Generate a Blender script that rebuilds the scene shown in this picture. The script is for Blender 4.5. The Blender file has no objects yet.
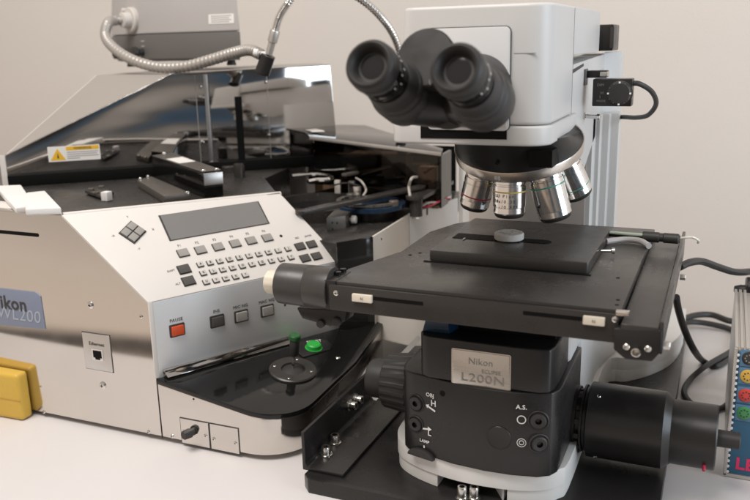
import bpy, bmesh, math, random
from mathutils import Vector, Matrix, Quaternion
random.seed(7)
S = bpy.context.scene
COL = S.collection
V = Vector
R = math.radians

# ---------------------------------------------------------------- camera geometry (metres; x right, y away, z up)
W_, H_ = 750.0, 500.0
_v1 = V((-1550 - W_/2, 90 - H_/2)); _v2 = V((732 - W_/2, 35 - H_/2))
FPX = math.sqrt(-(_v1.dot(_v2)))
_ax = -V((_v1.x, -_v1.y, -FPX)).normalized()
_ay = V((_v2.x, -_v2.y, -FPX)).normalized()
_az = _ax.cross(_ay)
ROT = Matrix((_ax, _ay, _az))
CAM = V((0, 0, .42))

def ray(px, py):
    return (ROT @ V((px - W_/2, -(py - H_/2), -FPX))).normalized()
def at(px, py, x=None, y=None, z=None):
    """world point seen at a photo position and lying on the plane x=, y= or z="""
    d = ray(px, py)
    if x is not None: t = (x - CAM.x)/d.x
    elif y is not None: t = (y - CAM.y)/d.y
    else: t = (z - CAM.z)/d.z
    return CAM + t*d
def on(px, py, o, n):
    """world point seen at a photo position and lying on the plane (o, n)"""
    d = ray(px, py)
    return CAM + d*((V(o) - CAM).dot(n)/d.dot(n))

# ---------------------------------------------------------------- materials
def mat(name, col, rough=.5, metal=0., var=.0, vscale=30., rvar=.0, bump=0., bscale=200., coat=0., trans=0., ior=1.45,
        stretch=None, dust=None, emis=None, spec=.5, alpha=1.):
    m = bpy.data.materials.new(name); m.use_nodes = True
    nt = m.node_tree; b = nt.nodes['Principled BSDF']
    b.inputs['Base Color'].default_value = (*col, 1); b.inputs['Roughness'].default_value = rough
    b.inputs['Metallic'].default_value = metal; b.inputs['Coat Weight'].default_value = coat
    b.inputs['Transmission Weight'].default_value = trans; b.inputs['IOR'].default_value = ior
    b.inputs['Specular IOR Level'].default_value = spec
    if emis:
        b.inputs['Emission Color'].default_value = (*emis[0], 1); b.inputs['Emission Strength'].default_value = emis[1]
    if var or rvar or bump:
        tc = nt.nodes.new('ShaderNodeTexCoord'); mp = nt.nodes.new('ShaderNodeMapping')
        nt.links.new(tc.outputs['Object'], mp.inputs['Vector'])
        if stretch: mp.inputs['Scale'].default_value = stretch
    if var or rvar:
        n = nt.nodes.new('ShaderNodeTexNoise'); n.inputs['Scale'].default_value = vscale; n.inputs['Detail'].default_value = 6
        n.inputs['Roughness'].default_value = .65
        nt.links.new(mp.outputs[0], n.inputs['Vector'])
        if var:
            mx = nt.nodes.new('ShaderNodeMix'); mx.data_type = 'RGBA'
            mx.inputs['A'].default_value = (*[max(0, c*(1-var)) for c in col], 1)
            mx.inputs['B'].default_value = (*[min(1, c*(1+var)) for c in col], 1)
            nt.links.new(n.outputs['Fac'], mx.inputs['Factor']); last = mx.outputs['Result']
            if dust:                                          # settled specks and faint rubbed patches
                n3 = nt.nodes.new('ShaderNodeTexNoise'); n3.inputs['Scale'].default_value = dust[1]; n3.inputs['Detail'].default_value = 2
                nt.links.new(tc.outputs['Object'], n3.inputs['Vector'])
                m3 = nt.nodes.new('ShaderNodeMapRange'); m3.inputs['From Min'].default_value = dust[2]; m3.inputs['From Max'].default_value = dust[2] + .04
                m3.inputs['To Max'].default_value = dust[0]; nt.links.new(n3.outputs['Fac'], m3.inputs['Value'])
                x3 = nt.nodes.new('ShaderNodeMix'); x3.data_type = 'RGBA'; nt.links.new(m3.outputs[0], x3.inputs['Factor'])
                nt.links.new(last, x3.inputs['A']); x3.inputs['B'].default_value = (*dust[3], 1); last = x3.outputs['Result']
            nt.links.new(last, b.inputs['Base Color'])
        if rvar:
            mr = nt.nodes.new('ShaderNodeMapRange')
            mr.inputs['From Min'].default_value = .3; mr.inputs['From Max'].default_value = .7
            mr.inputs['To Min'].default_value = max(.01, rough - rvar); mr.inputs['To Max'].default_value = rough + rvar
            nt.links.new(n.outputs['Fac'], mr.inputs['Value']); nt.links.new(mr.outputs[0], b.inputs['Roughness'])
    if bump:
        n2 = nt.nodes.new('ShaderNodeTexNoise'); n2.inputs['Scale'].default_value = bscale; n2.inputs['Detail'].default_value = 4
        nt.links.new(mp.outputs[0], n2.inputs['Vector'])
        bp = nt.nodes.new('ShaderNodeBump'); bp.inputs['Strength'].default_value = bump; bp.inputs['Distance'].default_value = .002
        nt.links.new(n2.outputs['Fac'], bp.inputs['Height']); nt.links.new(bp.outputs[0], b.inputs['Normal'])
    return m

M = {}
M['wall'] = mat('wall_paint', (.655, .608, .562), .85, var=.035, vscale=3, bump=.25, bscale=240, stretch=(1, 1, 3))
M['table'] = mat('table_laminate', (.62, .59, .58), .40, var=.03, vscale=5, rvar=.12, dust=(.6, 130, .76, (.25, .22, .2)), bump=.02, bscale=500)
M['white'] = mat('white_enamel', (.57, .562, .55), .38, var=.03, vscale=9, rvar=.06, bump=.03, bscale=900)
M['white2'] = mat('glossy_white_plate', (.66, .655, .65), .2, var=.02, vscale=10)
M['panel'] = mat('ivory_panel', (.70, .665, .63), .45, var=.02, vscale=20, rvar=.06, bump=.02, bscale=1200)
M['beige'] = mat('beige_cover', (.58, .54, .49), .45, var=.03, vscale=20, bump=.03, bscale=900)
M['blk'] = mat('black_enamel', (.017, .0158, .0155), .33, var=.25, vscale=22, rvar=.1, dust=(.2, 850, .74, (.2, .19, .18)), bump=.05, bscale=1600)
M['anod'] = mat('black_anodised', (.036, .0325, .030), .29, var=.3, vscale=12, rvar=.13, dust=(.10, 500, .78, (.2, .19, .18)), bump=.06, bscale=1400)
M['anodx'] = mat('black_anodised_turned', (.052, .047, .044), .34, var=.2, vscale=60, rvar=.08, stretch=(30, 1, 1), bump=.04, bscale=200)
M['rubber'] = mat('black_rubber', (.030, .028, .027), .5, var=.15, vscale=50, bump=.06, bscale=900)
M['gloss'] = mat('black_gloss', (.008, .008, .008), .07, rvar=.03, vscale=8)
M['dark'] = mat('dark_recess', (.005, .005, .005), .6, spec=.15)
M['deck'] = mat('charcoal_deck', (.030, .027, .025), .30, var=.3, vscale=14, rvar=.13, dust=(.5, 300, .68, (.25, .24, .22)), bump=.05, bscale=700)
M['gun'] = mat('gunmetal_plate', (.16, .145, .13), .4, metal=.6, var=.12, vscale=40, rvar=.08, stretch=(1, 12, 1))
M['mirror'] = mat('polished_steel', (.60, .585, .57), .045, metal=1, var=.03, vscale=5, rvar=.03, bump=.012, bscale=7)
M['steel'] = mat('brushed_steel', (.70, .66, .62), .07, metal=1, var=.05, vscale=7, rvar=.045, bump=.008, bscale=22)
M['steelm'] = mat('satin_steel_panel', (.66, .645, .63), .34, metal=1, var=.04, vscale=14, rvar=.05, bump=.015, bscale=60)
M['chrome'] = mat('chrome', (.75, .73, .71), .14, metal=1, var=.05, vscale=80, rvar=.06)
M['nickel'] = mat('nickel_ring', (.55, .50, .45), .28, metal=1, var=.06, vscale=40, rvar=.08)
M['alu'] = mat('aluminium', (.60, .58, .55), .38, metal=.9, var=.06, vscale=40, rvar=.08)
M['bolt'] = mat('zinc_bolt', (.68, .66, .62), .22, metal=1, var=.1, vscale=120, rvar=.1)
M['screen'] = mat('grey_lcd', (.20, .195, .19), .06, var=.06, vscale=6)
M['key'] = mat('grey_key', (.31, .295, .275), .5, var=.08, vscale=80)
M['keyd'] = mat('dark_key', (.075, .07, .065), .5, var=.1, vscale=80)
M['keyw'] = mat('ivory_key', (.55, .525, .49), .5, var=.05, vscale=80)
M['orange'] = mat('orange_key', (.66, .085, .02), .42, var=.06, vscale=80)
M['green'] = mat('green_button', (.025, .36, .05), .4, var=.06, vscale=60)
M['greend'] = mat('dark_green_cap', (.015, .10, .025), .35, var=.1, vscale=60)
M['ink'] = mat('grey_ink', (.25, .235, .22), .6)
M['inkd'] = mat('dark_ink', (.05, .047, .045), .6)
M['inkw'] = mat('white_ink', (.78, .77, .75), .6)
M['badge'] = mat('blue_grey_badge', (.21, .24, .32), .35, var=.05, vscale=40)
M['badgel'] = mat('pale_badge_ink', (.36, .39, .46), .4)
M['plate'] = mat('brushed_nameplate', (.55, .52, .48), .3, metal=.9, var=.08, vscale=30, stretch=(1, 1, 20), rvar=.06)
M['yellow'] = mat('yellow_plastic', (.60, .38, .06), .45, var=.1, vscale=18, dust=(.25, 300, .68, (.3, .2, .08)), bump=.03, bscale=900)
M['ochre'] = mat('ochre_plastic', (.50, .30, .06), .5, var=.06, vscale=25)
M['foam'] = mat('white_foam', (.72, .705, .69), .8, var=.03, vscale=30, bump=.1, bscale=600)
M['grey'] = mat('grey_casing', (.44, .42, .41), .5, var=.04, vscale=20, bump=.05, bscale=900)
M['greyl'] = mat('light_grey_casing', (.60, .565, .53), .5, var=.04, vscale=20, bump=.05, bscale=900)
M['colfront'] = mat('grey_beige', (.46, .41, .37), .6, var=.03, vscale=14)
M['whitef'] = mat('lightened_white_foot', (.72, .705, .68), .42, var=.02, vscale=14, bump=.03, bscale=900)  # white enamel lightened to make up for the weaker light at the foot
M['blkplate'] = mat('black_plate', (.017, .0158, .0155), .30, var=.3, vscale=14, rvar=.12, dust=(.3, 700, .72, (.2, .19, .18)), bump=.05, bscale=900)
M['silver'] = mat('silver_panel', (.66, .665, .67), .36, metal=.45, var=.03, vscale=14, rvar=.05, bump=.015, bscale=60)
M['plateink'] = mat('etched_ink', (.30, .285, .26), .5, metal=.5)
M['wireg'] = mat('grey_white_wire', (.42, .39, .36), .5, var=.1, vscale=90)
M['roof'] = mat('painted_roof_sheet', (.33, .30, .275), .4, var=.03, vscale=12)
M['greyd'] = mat('slate_casing', (.13, .122, .118), .5, var=.06, vscale=20, bump=.05, bscale=900)
M['hose'] = mat('grey_hose', (.42, .39, .36), .36, metal=.3, var=.06, vscale=60)
M['cream'] = mat('cream_plastic', (.72, .65, .54), .45, var=.05, vscale=60)
M['sticker'] = mat('white_sticker', (.78, .76, .73), .5, var=.03, vscale=60)
M['warn'] = mat('warning_yellow', (.80, .46, .03), .5)
M['blue'] = mat('dark_blue', (.010, .036, .075), .2, var=.15, vscale=20, rvar=.05)
M['bluewafer'] = mat('blue_wafer', (.022, .05, .10), .14, metal=.5, var=.1, vscale=12)
M['ledblue'] = mat('blue_front_panel', (.035, .12, .21), .35, var=.08, vscale=30)
M['ledtile'] = mat('blue_grey_tile', (.10, .20, .32), .35, var=.05, vscale=30)
M['ledred'] = mat('red_button', (.62, .06, .05), .35)
M['ledyel'] = mat('yellow_button', (.66, .40, .07), .35)
M['ledgrn'] = mat('dull_green_button', (.06, .26, .09), .35)
M['pink'] = mat('pink_red_lettering', (.70, .03, .12), .4)
M['smoke'] = mat('smoked_acrylic', (.10, .09, .08), .03, trans=1., ior=1.0, alpha=1., spec=.5)
M['lens'] = mat('eyepiece_glass', (.012, .011, .013), .07, spec=.45, coat=.3)
M['tubeclear'] = mat('clear_tubing', (.60, .60, .52), .2, var=.05)
M['tubegreen'] = mat('pale_green_tube', (.45, .52, .42), .3)
M['redpaint'] = mat('red_band', (.45, .02, .06), .4)
M['yelpaint'] = mat('yellow_band', (.60, .44, .08), .4)
M['grnpaint'] = mat('green_band', (.06, .30, .22), .4)
M['disc'] = mat('pale_ceramic', (.50, .48, .45), .6, var=.2, vscale=180, bump=.2, bscale=400)
M['disc2'] = mat('speckle_ceramic', (.30, .28, .25), .7, var=.3, vscale=250)
# a smoked acrylic sheet: thin tinted transparency with a clear gloss
def smoke_mat():
    m = M['smoke']; nt = m.node_tree; nt.nodes.clear()
    o = nt.nodes.new('ShaderNodeOutputMaterial'); t = nt.nodes.new('ShaderNodeBsdfTransparent'); g = nt.nodes.new('ShaderNodeBsdfGlossy')
    f = nt.nodes.new('ShaderNodeFresnel'); mx = nt.nodes.new('ShaderNodeMixShader')
    t.inputs['Color'].default_value = (.52, .44, .36, 1); g.inputs['Roughness'].default_value = .03; f.inputs['IOR'].default_value = 1.45
    nt.links.new(f.outputs[0], mx.inputs[0]); nt.links.new(t.outputs[0], mx.inputs[1]); nt.links.new(g.outputs[0], mx.inputs[2])
    nt.links.new(mx.outputs[0], o.inputs['Surface'])
smoke_mat()

# ---------------------------------------------------------------- mesh helpers (all shapes are given in world coordinates)
def root_of(o):
    while o.parent: o = o.parent
    return o
def link(name, me, m, parent=None, loc=(0, 0, 0), angle=35):
    if parent is not None:
        me.transform(Matrix.Translation(-root_of(parent).location))
    o = bpy.data.objects.new(name, me); COL.objects.link(o)
    o.parent = parent
    me.materials.append(M[m] if isinstance(m, str) else m)
    for p in me.polygons: p.use_smooth = True
    me.set_sharp_from_angle(angle=R(angle))
    return o
def obj(name, bm, m, parent=None, bevel=0., seg=2, angle=35):
    if bevel:
        bmesh.ops.remove_doubles(bm, verts=bm.verts, dist=1e-6)
        es = [e for e in bm.edges if len(e.link_faces) == 2 and e.calc_face_angle(0) > R(28)]
        bmesh.ops.bevel(bm, geom=es, offset=bevel, offset_type='OFFSET', segments=seg, profile=.6, affect='EDGES', clamp_overlap=True)
    bmesh.ops.recalc_face_normals(bm, faces=bm.faces)
    me = bpy.data.meshes.new(name); bm.to_mesh(me); bm.free()
    return link(name, me, m, parent, angle=angle)
def thing(name, label, cat, loc, group=None):
    o = bpy.data.objects.new(name, None); COL.objects.link(o)
    o.empty_display_size = .02
    o.location = loc; o['label'] = label; o['category'] = cat
    if group: o['group'] = group
    return o
def tag(o, label, cat, group=None):
    o['label'] = label; o['category'] = cat
    if group: o['group'] = group
    return o
def recentre(o):
    """put a top-level mesh object's origin at the foot of its shape"""
    vs = [v.co for v in o.data.vertices]
    c = V((sum(v.x for v in vs)/len(vs), sum(v.y for v in vs)/len(vs), min(v.z for v in vs)))
    o.data.transform(Matrix.Translation(-c)); o.location = c
    return o
def BM(): return bmesh.new()

def box(bm, a, b):
    a, b = V(a), V(b)
    vs = [bm.verts.new((x, y, z)) for z in (a.z, b.z) for y in (a.y, b.y) for x in (a.x, b.x)]
    for f in ((0, 2, 3, 1), (4, 5, 7, 6), (0, 1, 5, 4), (2, 6, 7, 3), (0, 4, 6, 2), (1, 3, 7, 5)):
        bm.faces.new([vs[i] for i in f])
def hexa(bm, bot, top):
    n = len(bot)
    b = [bm.verts.new(p) for p in bot]; t = [bm.verts.new(p) for p in top]
    bm.faces.new(b[::-1]); bm.faces.new(t)
    for i in range(n): bm.faces.new((b[i], b[(i+1) % n], t[(i+1) % n], t[i]))
def prism(bm, poly, z0, z1):
    """plan polygon between two heights (numbers or functions of x, y)"""
    f0 = z0 if callable(z0) else (lambda x, y: z0)
    f1 = z1 if callable(z1) else (lambda x, y: z1)
    hexa(bm, [(p[0], p[1], f0(p[0], p[1])) for p in poly], [(p[0], p[1], f1(p[0], p[1])) for p in poly])
def slab(bm, pts, d):
    """polygon of 3-D points extruded by the vector d"""
    d = V(d); hexa(bm, [V(p) for p in pts], [V(p) + d for p in pts])
def obox(bm, o, ax, ay, az):
    """box from corner o along three edge vectors"""
    o, ax, ay, az = V(o), V(ax), V(ay), V(az)
    hexa(bm, [o, o+ax, o+ax+ay, o+ay], [o+az, o+ax+az, o+ax+ay+az, o+ay+az])
def frame(d):
    d = V(d).normalized(); u = d.cross(V((0, 0, 1)))
    if u.length < 1e-4: u = V((1, 0, 0))
    u.normalize(); return d, u, u.cross(d).normalized()
def lathe(bm, p, d, prof, n=48, closed=True, ripple=None):
    """turned shape: prof = [(t along d, radius)]; ripple(i_ring, k) scales a radius"""
    p = V(p); d, u, w = frame(d); rings = []
    for j, (t, r) in enumerate(prof):
        ring = []
        for k in range(n):
            a = 2*math.pi*k/n; rr = r*(ripple(j, k) if ripple else 1)
            ring.append(bm.verts.new(p + d*t + (u*math.cos(a) + w*math.sin(a))*rr))
        rings.append(ring)
    for a, b in zip(rings, rings[1:]):
        for k in range(n): bm.faces.new((a[k], a[(k+1) % n], b[(k+1) % n], b[k]))
    if closed:
        bm.faces.new(rings[0][::-1]); bm.faces.new(rings[-1])
def cyl(bm, a, b, r, r2=None, n=32, c=0.):
    a, b = V(a), V(b); L = (b-a).length; r2 = r if r2 is None else r2
    prof = [(0, r), (L, r2)] if not c else [(0, r-c), (c, r), (L-c, r2), (L, r2-c)]
    lathe(bm, a, b-a, prof, n)
def spline(pts, k=10):
    pts = [V(p) for p in pts]; P = [pts[0]*2 - pts[1]] + pts + [pts[-1]*2 - pts[-2]]; out = []
    for i in range(1, len(P)-2):
        a, b, c, d = P[i-1:i+3]
        for j in range(k):
            t = j/k
            out.append(.5*((2*b) + (c-a)*t + (2*a-5*b+4*c-d)*t*t + (3*b-a-3*c+d)*t**3))
    return out + [pts[-1]]
def tube(bm, pts, r, n=14, k=10, rf=None, smooth=True):
    P = spline(pts, k) if smooth else [V(p) for p in pts]
    d = (P[1]-P[0]).normalized(); _, u, _w = frame(d); rings = []
    for i, p in enumerate(P):
        t = (P[min(i+1, len(P)-1)] - P[max(i-1, 0)]).normalized()
        u = (u - t*u.dot(t)).normalized(); w = t.cross(u)
        rr = r if rf is None else rf(i/(len(P)-1), i)
        rings.append([bm.verts.new(p + (u*math.cos(2*math.pi*q/n) + w*math.sin(2*math.pi*q/n))*rr) for q in range(n)])
    for a, b in zip(rings, rings[1:]):
        for q in range(n): bm.faces.new((a[q], a[(q+1) % n], b[(q+1) % n], b[q]))
    bm.faces.new(rings[0][::-1]); bm.faces.new(rings[-1])
def hull(bm, balls, n=14):
    vs = []
    for c, r in balls:
        c = V(c)
        for i in range(1, n):
            th = math.pi*i/n
            for k in range(2*n):
                ph = math.pi*k/n
                vs.append(bm.verts.new(c + V((math.sin(th)*math.cos(ph), math.sin(th)*math.sin(ph), math.cos(th)))*r))
    ret = bmesh.ops.convex_hull(bm, input=vs)
    bmesh.ops.delete(bm, geom=[g for g in ret['geom_interior'] if isinstance(g, bmesh.types.BMVert)], context='VERTS')
def arc(cx, cy, r, a0, a1, n=8, ry=None):
    return [(cx + r*math.cos(R(a0 + (a1-a0)*i/n)), cy + (ry or r)*math.sin(R(a0 + (a1-a0)*i/n))) for i in range(n+1)]
def rrect(w, h, r, n=5):
    """rounded rectangle outline centred on 0"""
    o = []
    for cx, cy, a in ((w/2-r, h/2-r, 0), (-w/2+r, h/2-r, 90), (-w/2+r, -h/2+r, 180), (w/2-r, -h/2+r, 270)):
        o += arc(cx, cy, r, a, a+90, n)
    return o
def face_slab(bm, o, ux, uy, outline, t, lift=0.):
    """outline (2-D) laid on a face with origin o, in-face axes ux, uy; thickness t outward"""
    ux, uy = V(ux).normalized(), V(uy).normalized(); n = ux.cross(uy).normalized()
    pts = [V(o) + ux*a + uy*b + n*lift for a, b in outline]
    slab(bm, pts, n*t)
_fc = {}
def text(name, body, o, ux, uy, size, m, parent, align='LEFT', depth=.00015, lift=.0002, bold=0., squash=1., shear=0.):
    cu = bpy.data.curves.new('lettering', 'FONT'); cu.body = body; cu.size = size; cu.align_x = align; cu.align_y = 'CENTER'
    cu.extrude = depth; cu.offset = bold*size; cu.shear = shear; cu.resolution_u = 3; cu.space_character = 1.05
    t = bpy.data.objects.new('lettering', cu); COL.objects.link(t)
    bpy.context.view_layer.update()
    me = bpy.data.meshes.new_from_object(t.evaluated_get(bpy.context.evaluated_depsgraph_get()))
    bpy.data.objects.remove(t); bpy.data.curves.remove(cu)
    ux, uy = V(ux).normalized(), V(uy); n = ux.cross(uy).normalized(); uy = n.cross(ux)
    o = V(o) + n*(lift + depth)
    mt = Matrix(((ux.x*squash, uy.x, n.x, o.x), (ux.y*squash, uy.y, n.y, o.y), (ux.z*squash, uy.z, n.z, o.z), (0, 0, 0, 1)))
    me.transform(mt); me.materials.clear()
    return link(name, me, m, parent)
def screw(parent, p, d, r=.003, h=.0018, m='bolt', name='screw'):
    """pan-head screw with a cross recess shown as a small dark cross"""
    bm = BM(); lathe(bm, V(p) - V(d).normalized()*.001, d, [(0, r), (.001 + h*.4, r), (.001 + h*.85, r*.75), (.001 + h, r*.35)], 20)
    s = obj(name, bm, m, parent)
    d, u, w = frame(d); bm = BM(); c = V(p) + d*(h + .0002)
    for a, b in ((u, w), (w, u)):
        obox(bm, c - a*r*.4 - b*r*.08 - d*.0006, a*r*.8, b*r*.16, d*.0007)
    obj('recess', bm, 'dark', s)
    return s
def cap_bolt(parent, p, r=.0045, h=.007, washer=True):
    """socket cap bolt standing upright"""
    p = V(p); bm = BM()
    if washer: lathe(bm, p, (0, 0, 1), [(0, r*1.35), (.0015, r*1.35), (.0017, r*1.2)], 28)
    lathe(bm, p + V((0, 0, .0016)), (0, 0, 1), [(0, r), (h*.85, r), (h, r*.88), (h, r*.52), (h*.45, r*.5)], 28, closed=False)
    o = obj('bolt', bm, 'bolt', parent)
    bm = BM(); lathe(bm, p + V((0, 0, .0016 + h*.4)), (0, 0, 1), [(0, r*.51), (.0003, r*.51)], 6); obj('socket', bm, 'dark', o)
    return o

# ================================================================ the setting
bm = BM(); box(bm, (-2.4, .41, -.035), (1.6, 1.262, 0)); o = obj('tabletop', bm, 'table', None, .003); o['kind'] = 'structure'
bm = BM(); box(bm, (-4, 1.5, -.9), (3, 1.54, 2.2)); o = obj('wall', bm, 'wall'); o['kind'] = 'structure'
# ================================================================ the wafer loader
LD = thing('wafer_loader', 'silver steel wafer loading machine with slanted keypad console, left of the microscope', 'machine', (-.75, .85, 0))
XL = -1.12                                                        # runs on out of frame to the left
A = V((-.543, .65, .075)); Bp = V((-.398, .912, .075))            # foot of the operator panel
pd = (Bp - A).normalized(); pn = V((pd.y, -pd.x, 0))             # along / out of the panel
F0 = at(250, 411, y=.65)
sn = (Bp - A).cross(F0 - A).normalized()
if sn.z < 0: sn = -sn
def shelf_z(x, y, o=0): return A.z - (sn.x*(x - A.x) + sn.y*(y - A.y))/sn.z + o
def shelf(px, py): return on(px, py, A, sn)

# front sheet with the slanted corner
FY = .65
front = [(XL, FY, .0065), (-.5435, FY, .0065), (-.5435, FY, .161), (-.649, FY, .249), (XL, FY, .249)]
bm = BM(); slab(bm, front, (0, .012, 0)); fs = obj('front_sheet', bm, 'steel', LD, .0012)
# carcass behind it
bm = BM(); prism(bm, [(XL, FY+.012), (-.556, FY+.012), (-.436, .868), (-.41, .915), (-.45, 1.02), (-.62, 1.10), (-.93, 1.15), (XL, 1.15)], .008, .155)
obj('carcass', bm, 'beige', LD)
# lower base with the rounded corner
pl = [(-.5425, FY)] + [(-.432, FY)]
pl += arc(-.432, FY + .052, .052, -90, 0, 10)[1:]
pl += [(-.376, .80), (-.385, .905), (-.40, .925), (-.5425, .70)]
bm = BM(); prism(bm, pl, .0065, lambda x, y: shelf_z(x, y, -.006)); obj('lower_base', bm, 'steel', LD, .001)
c1 = [(shelf(*p).x, shelf(*p).y) for p in ((375, 318),)]
sh = [(A.x + .0005, A.y - .0015), (-.432, FY - .0015)] + arc(-.432, FY + .052, .0535, -90, 0, 12)[1:] + [(-.3745, .80), (-.3835, .905), (Bp.x + .002, Bp.y + .004), (A.x + .004, A.y + .008)]
bm = BM(); prism(bm, sh, lambda x, y: shelf_z(x, y, -.0055), lambda x, y: shelf_z(x, y)); obj('joystick_shelf', bm, 'gloss', LD, .001)
sht = [o for o in LD.children if o.name.startswith('joystick_shelf')][0]
# joystick, gaiter ring and start button sit on the shelf
J = shelf(293, 371)
bm = BM(); lathe(bm, J, sn, [(0, .027), (.002, .027), (.0032, .0255), (.0032, .0135), (.0005, .0125)], 48, closed=False); jr = obj('joystick_ring', bm, 'anod', LD)
for k in range(4):
    a = R(45 + 90*k); d, u, w = frame(sn); screw(jr, J + (u*math.cos(a) + w*math.sin(a))*.0212 + sn*.003, sn, .0016, .0007)
bm = BM(); lathe(bm, J, sn, [(0, .0128), (.001, .0128), (.0042, .006), (.0045, .002)], 36); obj('gaiter', bm, 'rubber', jr)
bm = BM(); lathe(bm, J + sn*.002, sn, [(0, .0018), (.028, .0016)], 16); js = obj('joystick', bm, 'chrome', LD)
bm = BM(); lathe(bm, J + sn*.02, sn, [(0, .0035), (.003, .0052), (.018, .0056), (.020, .0050)], 28); obj('grip', bm, 'rubber', js)
bm = BM(); lathe(bm, J + sn*.040, sn, [(0, .0052), (.0015, .0066), (.0055, .0066), (.0068, .0055)], 28); obj('grip_cap', bm, 'greend', js)
G = shelf(313, 348); bx_ = pd; by_ = sn.cross(pd).normalized()
bm = BM(); face_slab(bm, G, bx_, by_, [(-.023, -.014), (.015, -.014), (.024, -.005), (.024, .006), (.014, .0175), (-.012, .0175), (-.023, .006)], .0012, .0001); sp = obj('start_plate', bm, 'blk', LD, .0004)
bm = BM(); lathe(bm, G - by_*.0015, sn, [(0, .0105), (.0015, .0105), (.0015, .0088), (.006, .0085), (.0072, .0072), (.0074, .003)], 36); obj('start_button', bm, 'green', sp)
text('lettering', 'START', G + bx_*.0085 + by_*.0105, (bx_ + by_*-.25), by_, .0062, 'inkw', sp, 'CENTER', lift=.0014)
for px, py in ((338, 358), (306, 334)): screw(LD, shelf(px, py), sn, .0028, .0015)

# operator panel (upright, turned 61 degrees)
def pan(px, py): return on(px, py, A, pn)
up = V((0, 0, 1)); L0 = (Bp - A).length
bm = BM(); obox(bm, A + pd*.0035 + pn*.0 - up*.002, pd*(L0 - .02), -pn*.010, up*.0875); op = obj('operator_panel', bm, 'silver', LD, .0008)
bm = BM(); obox(bm, A - pd*.001, pd*.0048, -pn*.012 + pn*.0, up*.0862); obj('panel_edge', bm, 'panel', LD, .0004)
for (px, py, m, lab, s) in ((177, 330, 'orange', 'PAUSE', 1.), (217, 321, 'keyd', 'INS', 1.), (241, 316, 'key', 'MIC NG', 1.), (267, 310.5, 'key', 'MAC NG', 1.)):
    c = pan(px, py)
    bm = BM(); face_slab(bm, c, pd, up, rrect(.0175, .0142, .001), .0012, .0); b_ = obj('key_bezel', bm, 'inkd', op)
    bm = BM(); face_slab(bm, c, pd, up, rrect(.0138, .0105, .0008), .0036, .0); obj('key_cap', bm, m, b_, .0006)
    text('lettering', lab, c + up*.0115, pd, up, .0052, 'inkd', op, 'CENTER')
bm = BM(); lathe(bm, pan(285, 305), pn, [(0, .0016), (.0003, .0016)], 16); obj('sensor_hole', bm, 'inkd', op)
bm = BM(); hexa(bm, [A + pd*.008 + pn*.0006 + up*.0012, A + pd*.17 + pn*.0006 + up*.0008, A + pd*.165 + pn*.007 + up*.0002, A + pd*.010 + pn*.007 + up*.0004], [A + pd*.008 + pn*.0006 + up*.0085, A + pd*.17 + pn*.0006 + up*.0075, A + pd*.17 + pn*.002 + up*.0075, A + pd*.008 + pn*.002 + up*.0085]); obj('panel_kickplate', bm, 'mirror', LD, .0004)
for px, py in ((164.5, 372), (169, 374)): bm = BM(); lathe(bm, pan(px, py) + pn*.001, pn, [(0, .0022), (.002, .002), (.0026, .001)], 12); obj('screw', bm, 'inkd', LD)

# keypad console: slanted ivory slab
k0 = V((-.5435, .649, .1615)); k1 = V((-.4225, .868, .1615)); k2 = V((-.5015, .873, .2495)); k3 = V((-.6485, .649, .2495))
kn = (k1 - k0).cross(k3 - k0).normalized()
if kn.z < 0: kn = -kn
kx = (k1 - k0).normalized(); ky = kn.cross(kx).normalized()
def kp(px, py): return on(px, py, k0, kn)
k2 = k2 - kn*(k2 - k0).dot(kn)
bm = BM(); slab(bm, [k0, k1, k2, k3], -kn*.006); cp = obj('keypad_panel', bm, 'panel', LD, .0012)
# cheek under the slab at its right end and the rolled rim along the top
bm = BM(); slab(bm, [k1 + V((0, 0, -.004)), k2 - V((0, 0, .004)), V((k2.x + .004, k2.y + .012, .16)), V((k1.x, k1.y + .02, .15))], V((.002, .003, 0)))
obj('console_cheek', bm, 'beige', LD, .0006)
bm = BM(); tube(bm, [k3 + V((-.002, .004, -.0015)), k3.lerp(k2, .5) + V((-.002, .004, -.0015)), k2 + V((-.002, .004, -.0015))], .0032, 10); obj('console_rim', bm, 'panel', LD)
bm = BM(); slab(bm, [k0 - kn*.008, k1 - kn*.008, k1 - kn*.03 + V((-.02, .01, 0)), k3 - kn*.03 + V((0, .03, 0)), k3 - kn*.008 + V((.002, .004, 0))], V((0, 0, -.004)))
bm.free()
# display
dq = [kp(160, 216), kp(171, 240.5), kp(268, 223.5), kp(257, 202)]
dc = sum(dq, V())/4
bm = BM(); slab(bm, [dc + (p - dc)*1.03 + kn*.0001 for p in dq], kn*.0007); db = obj('display_bezel', bm, 'inkd', cp)
bm = BM(); slab(bm, [p + kn*.0002 for p in dq], kn*.0009); obj('screen', bm, 'screen', db)
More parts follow.
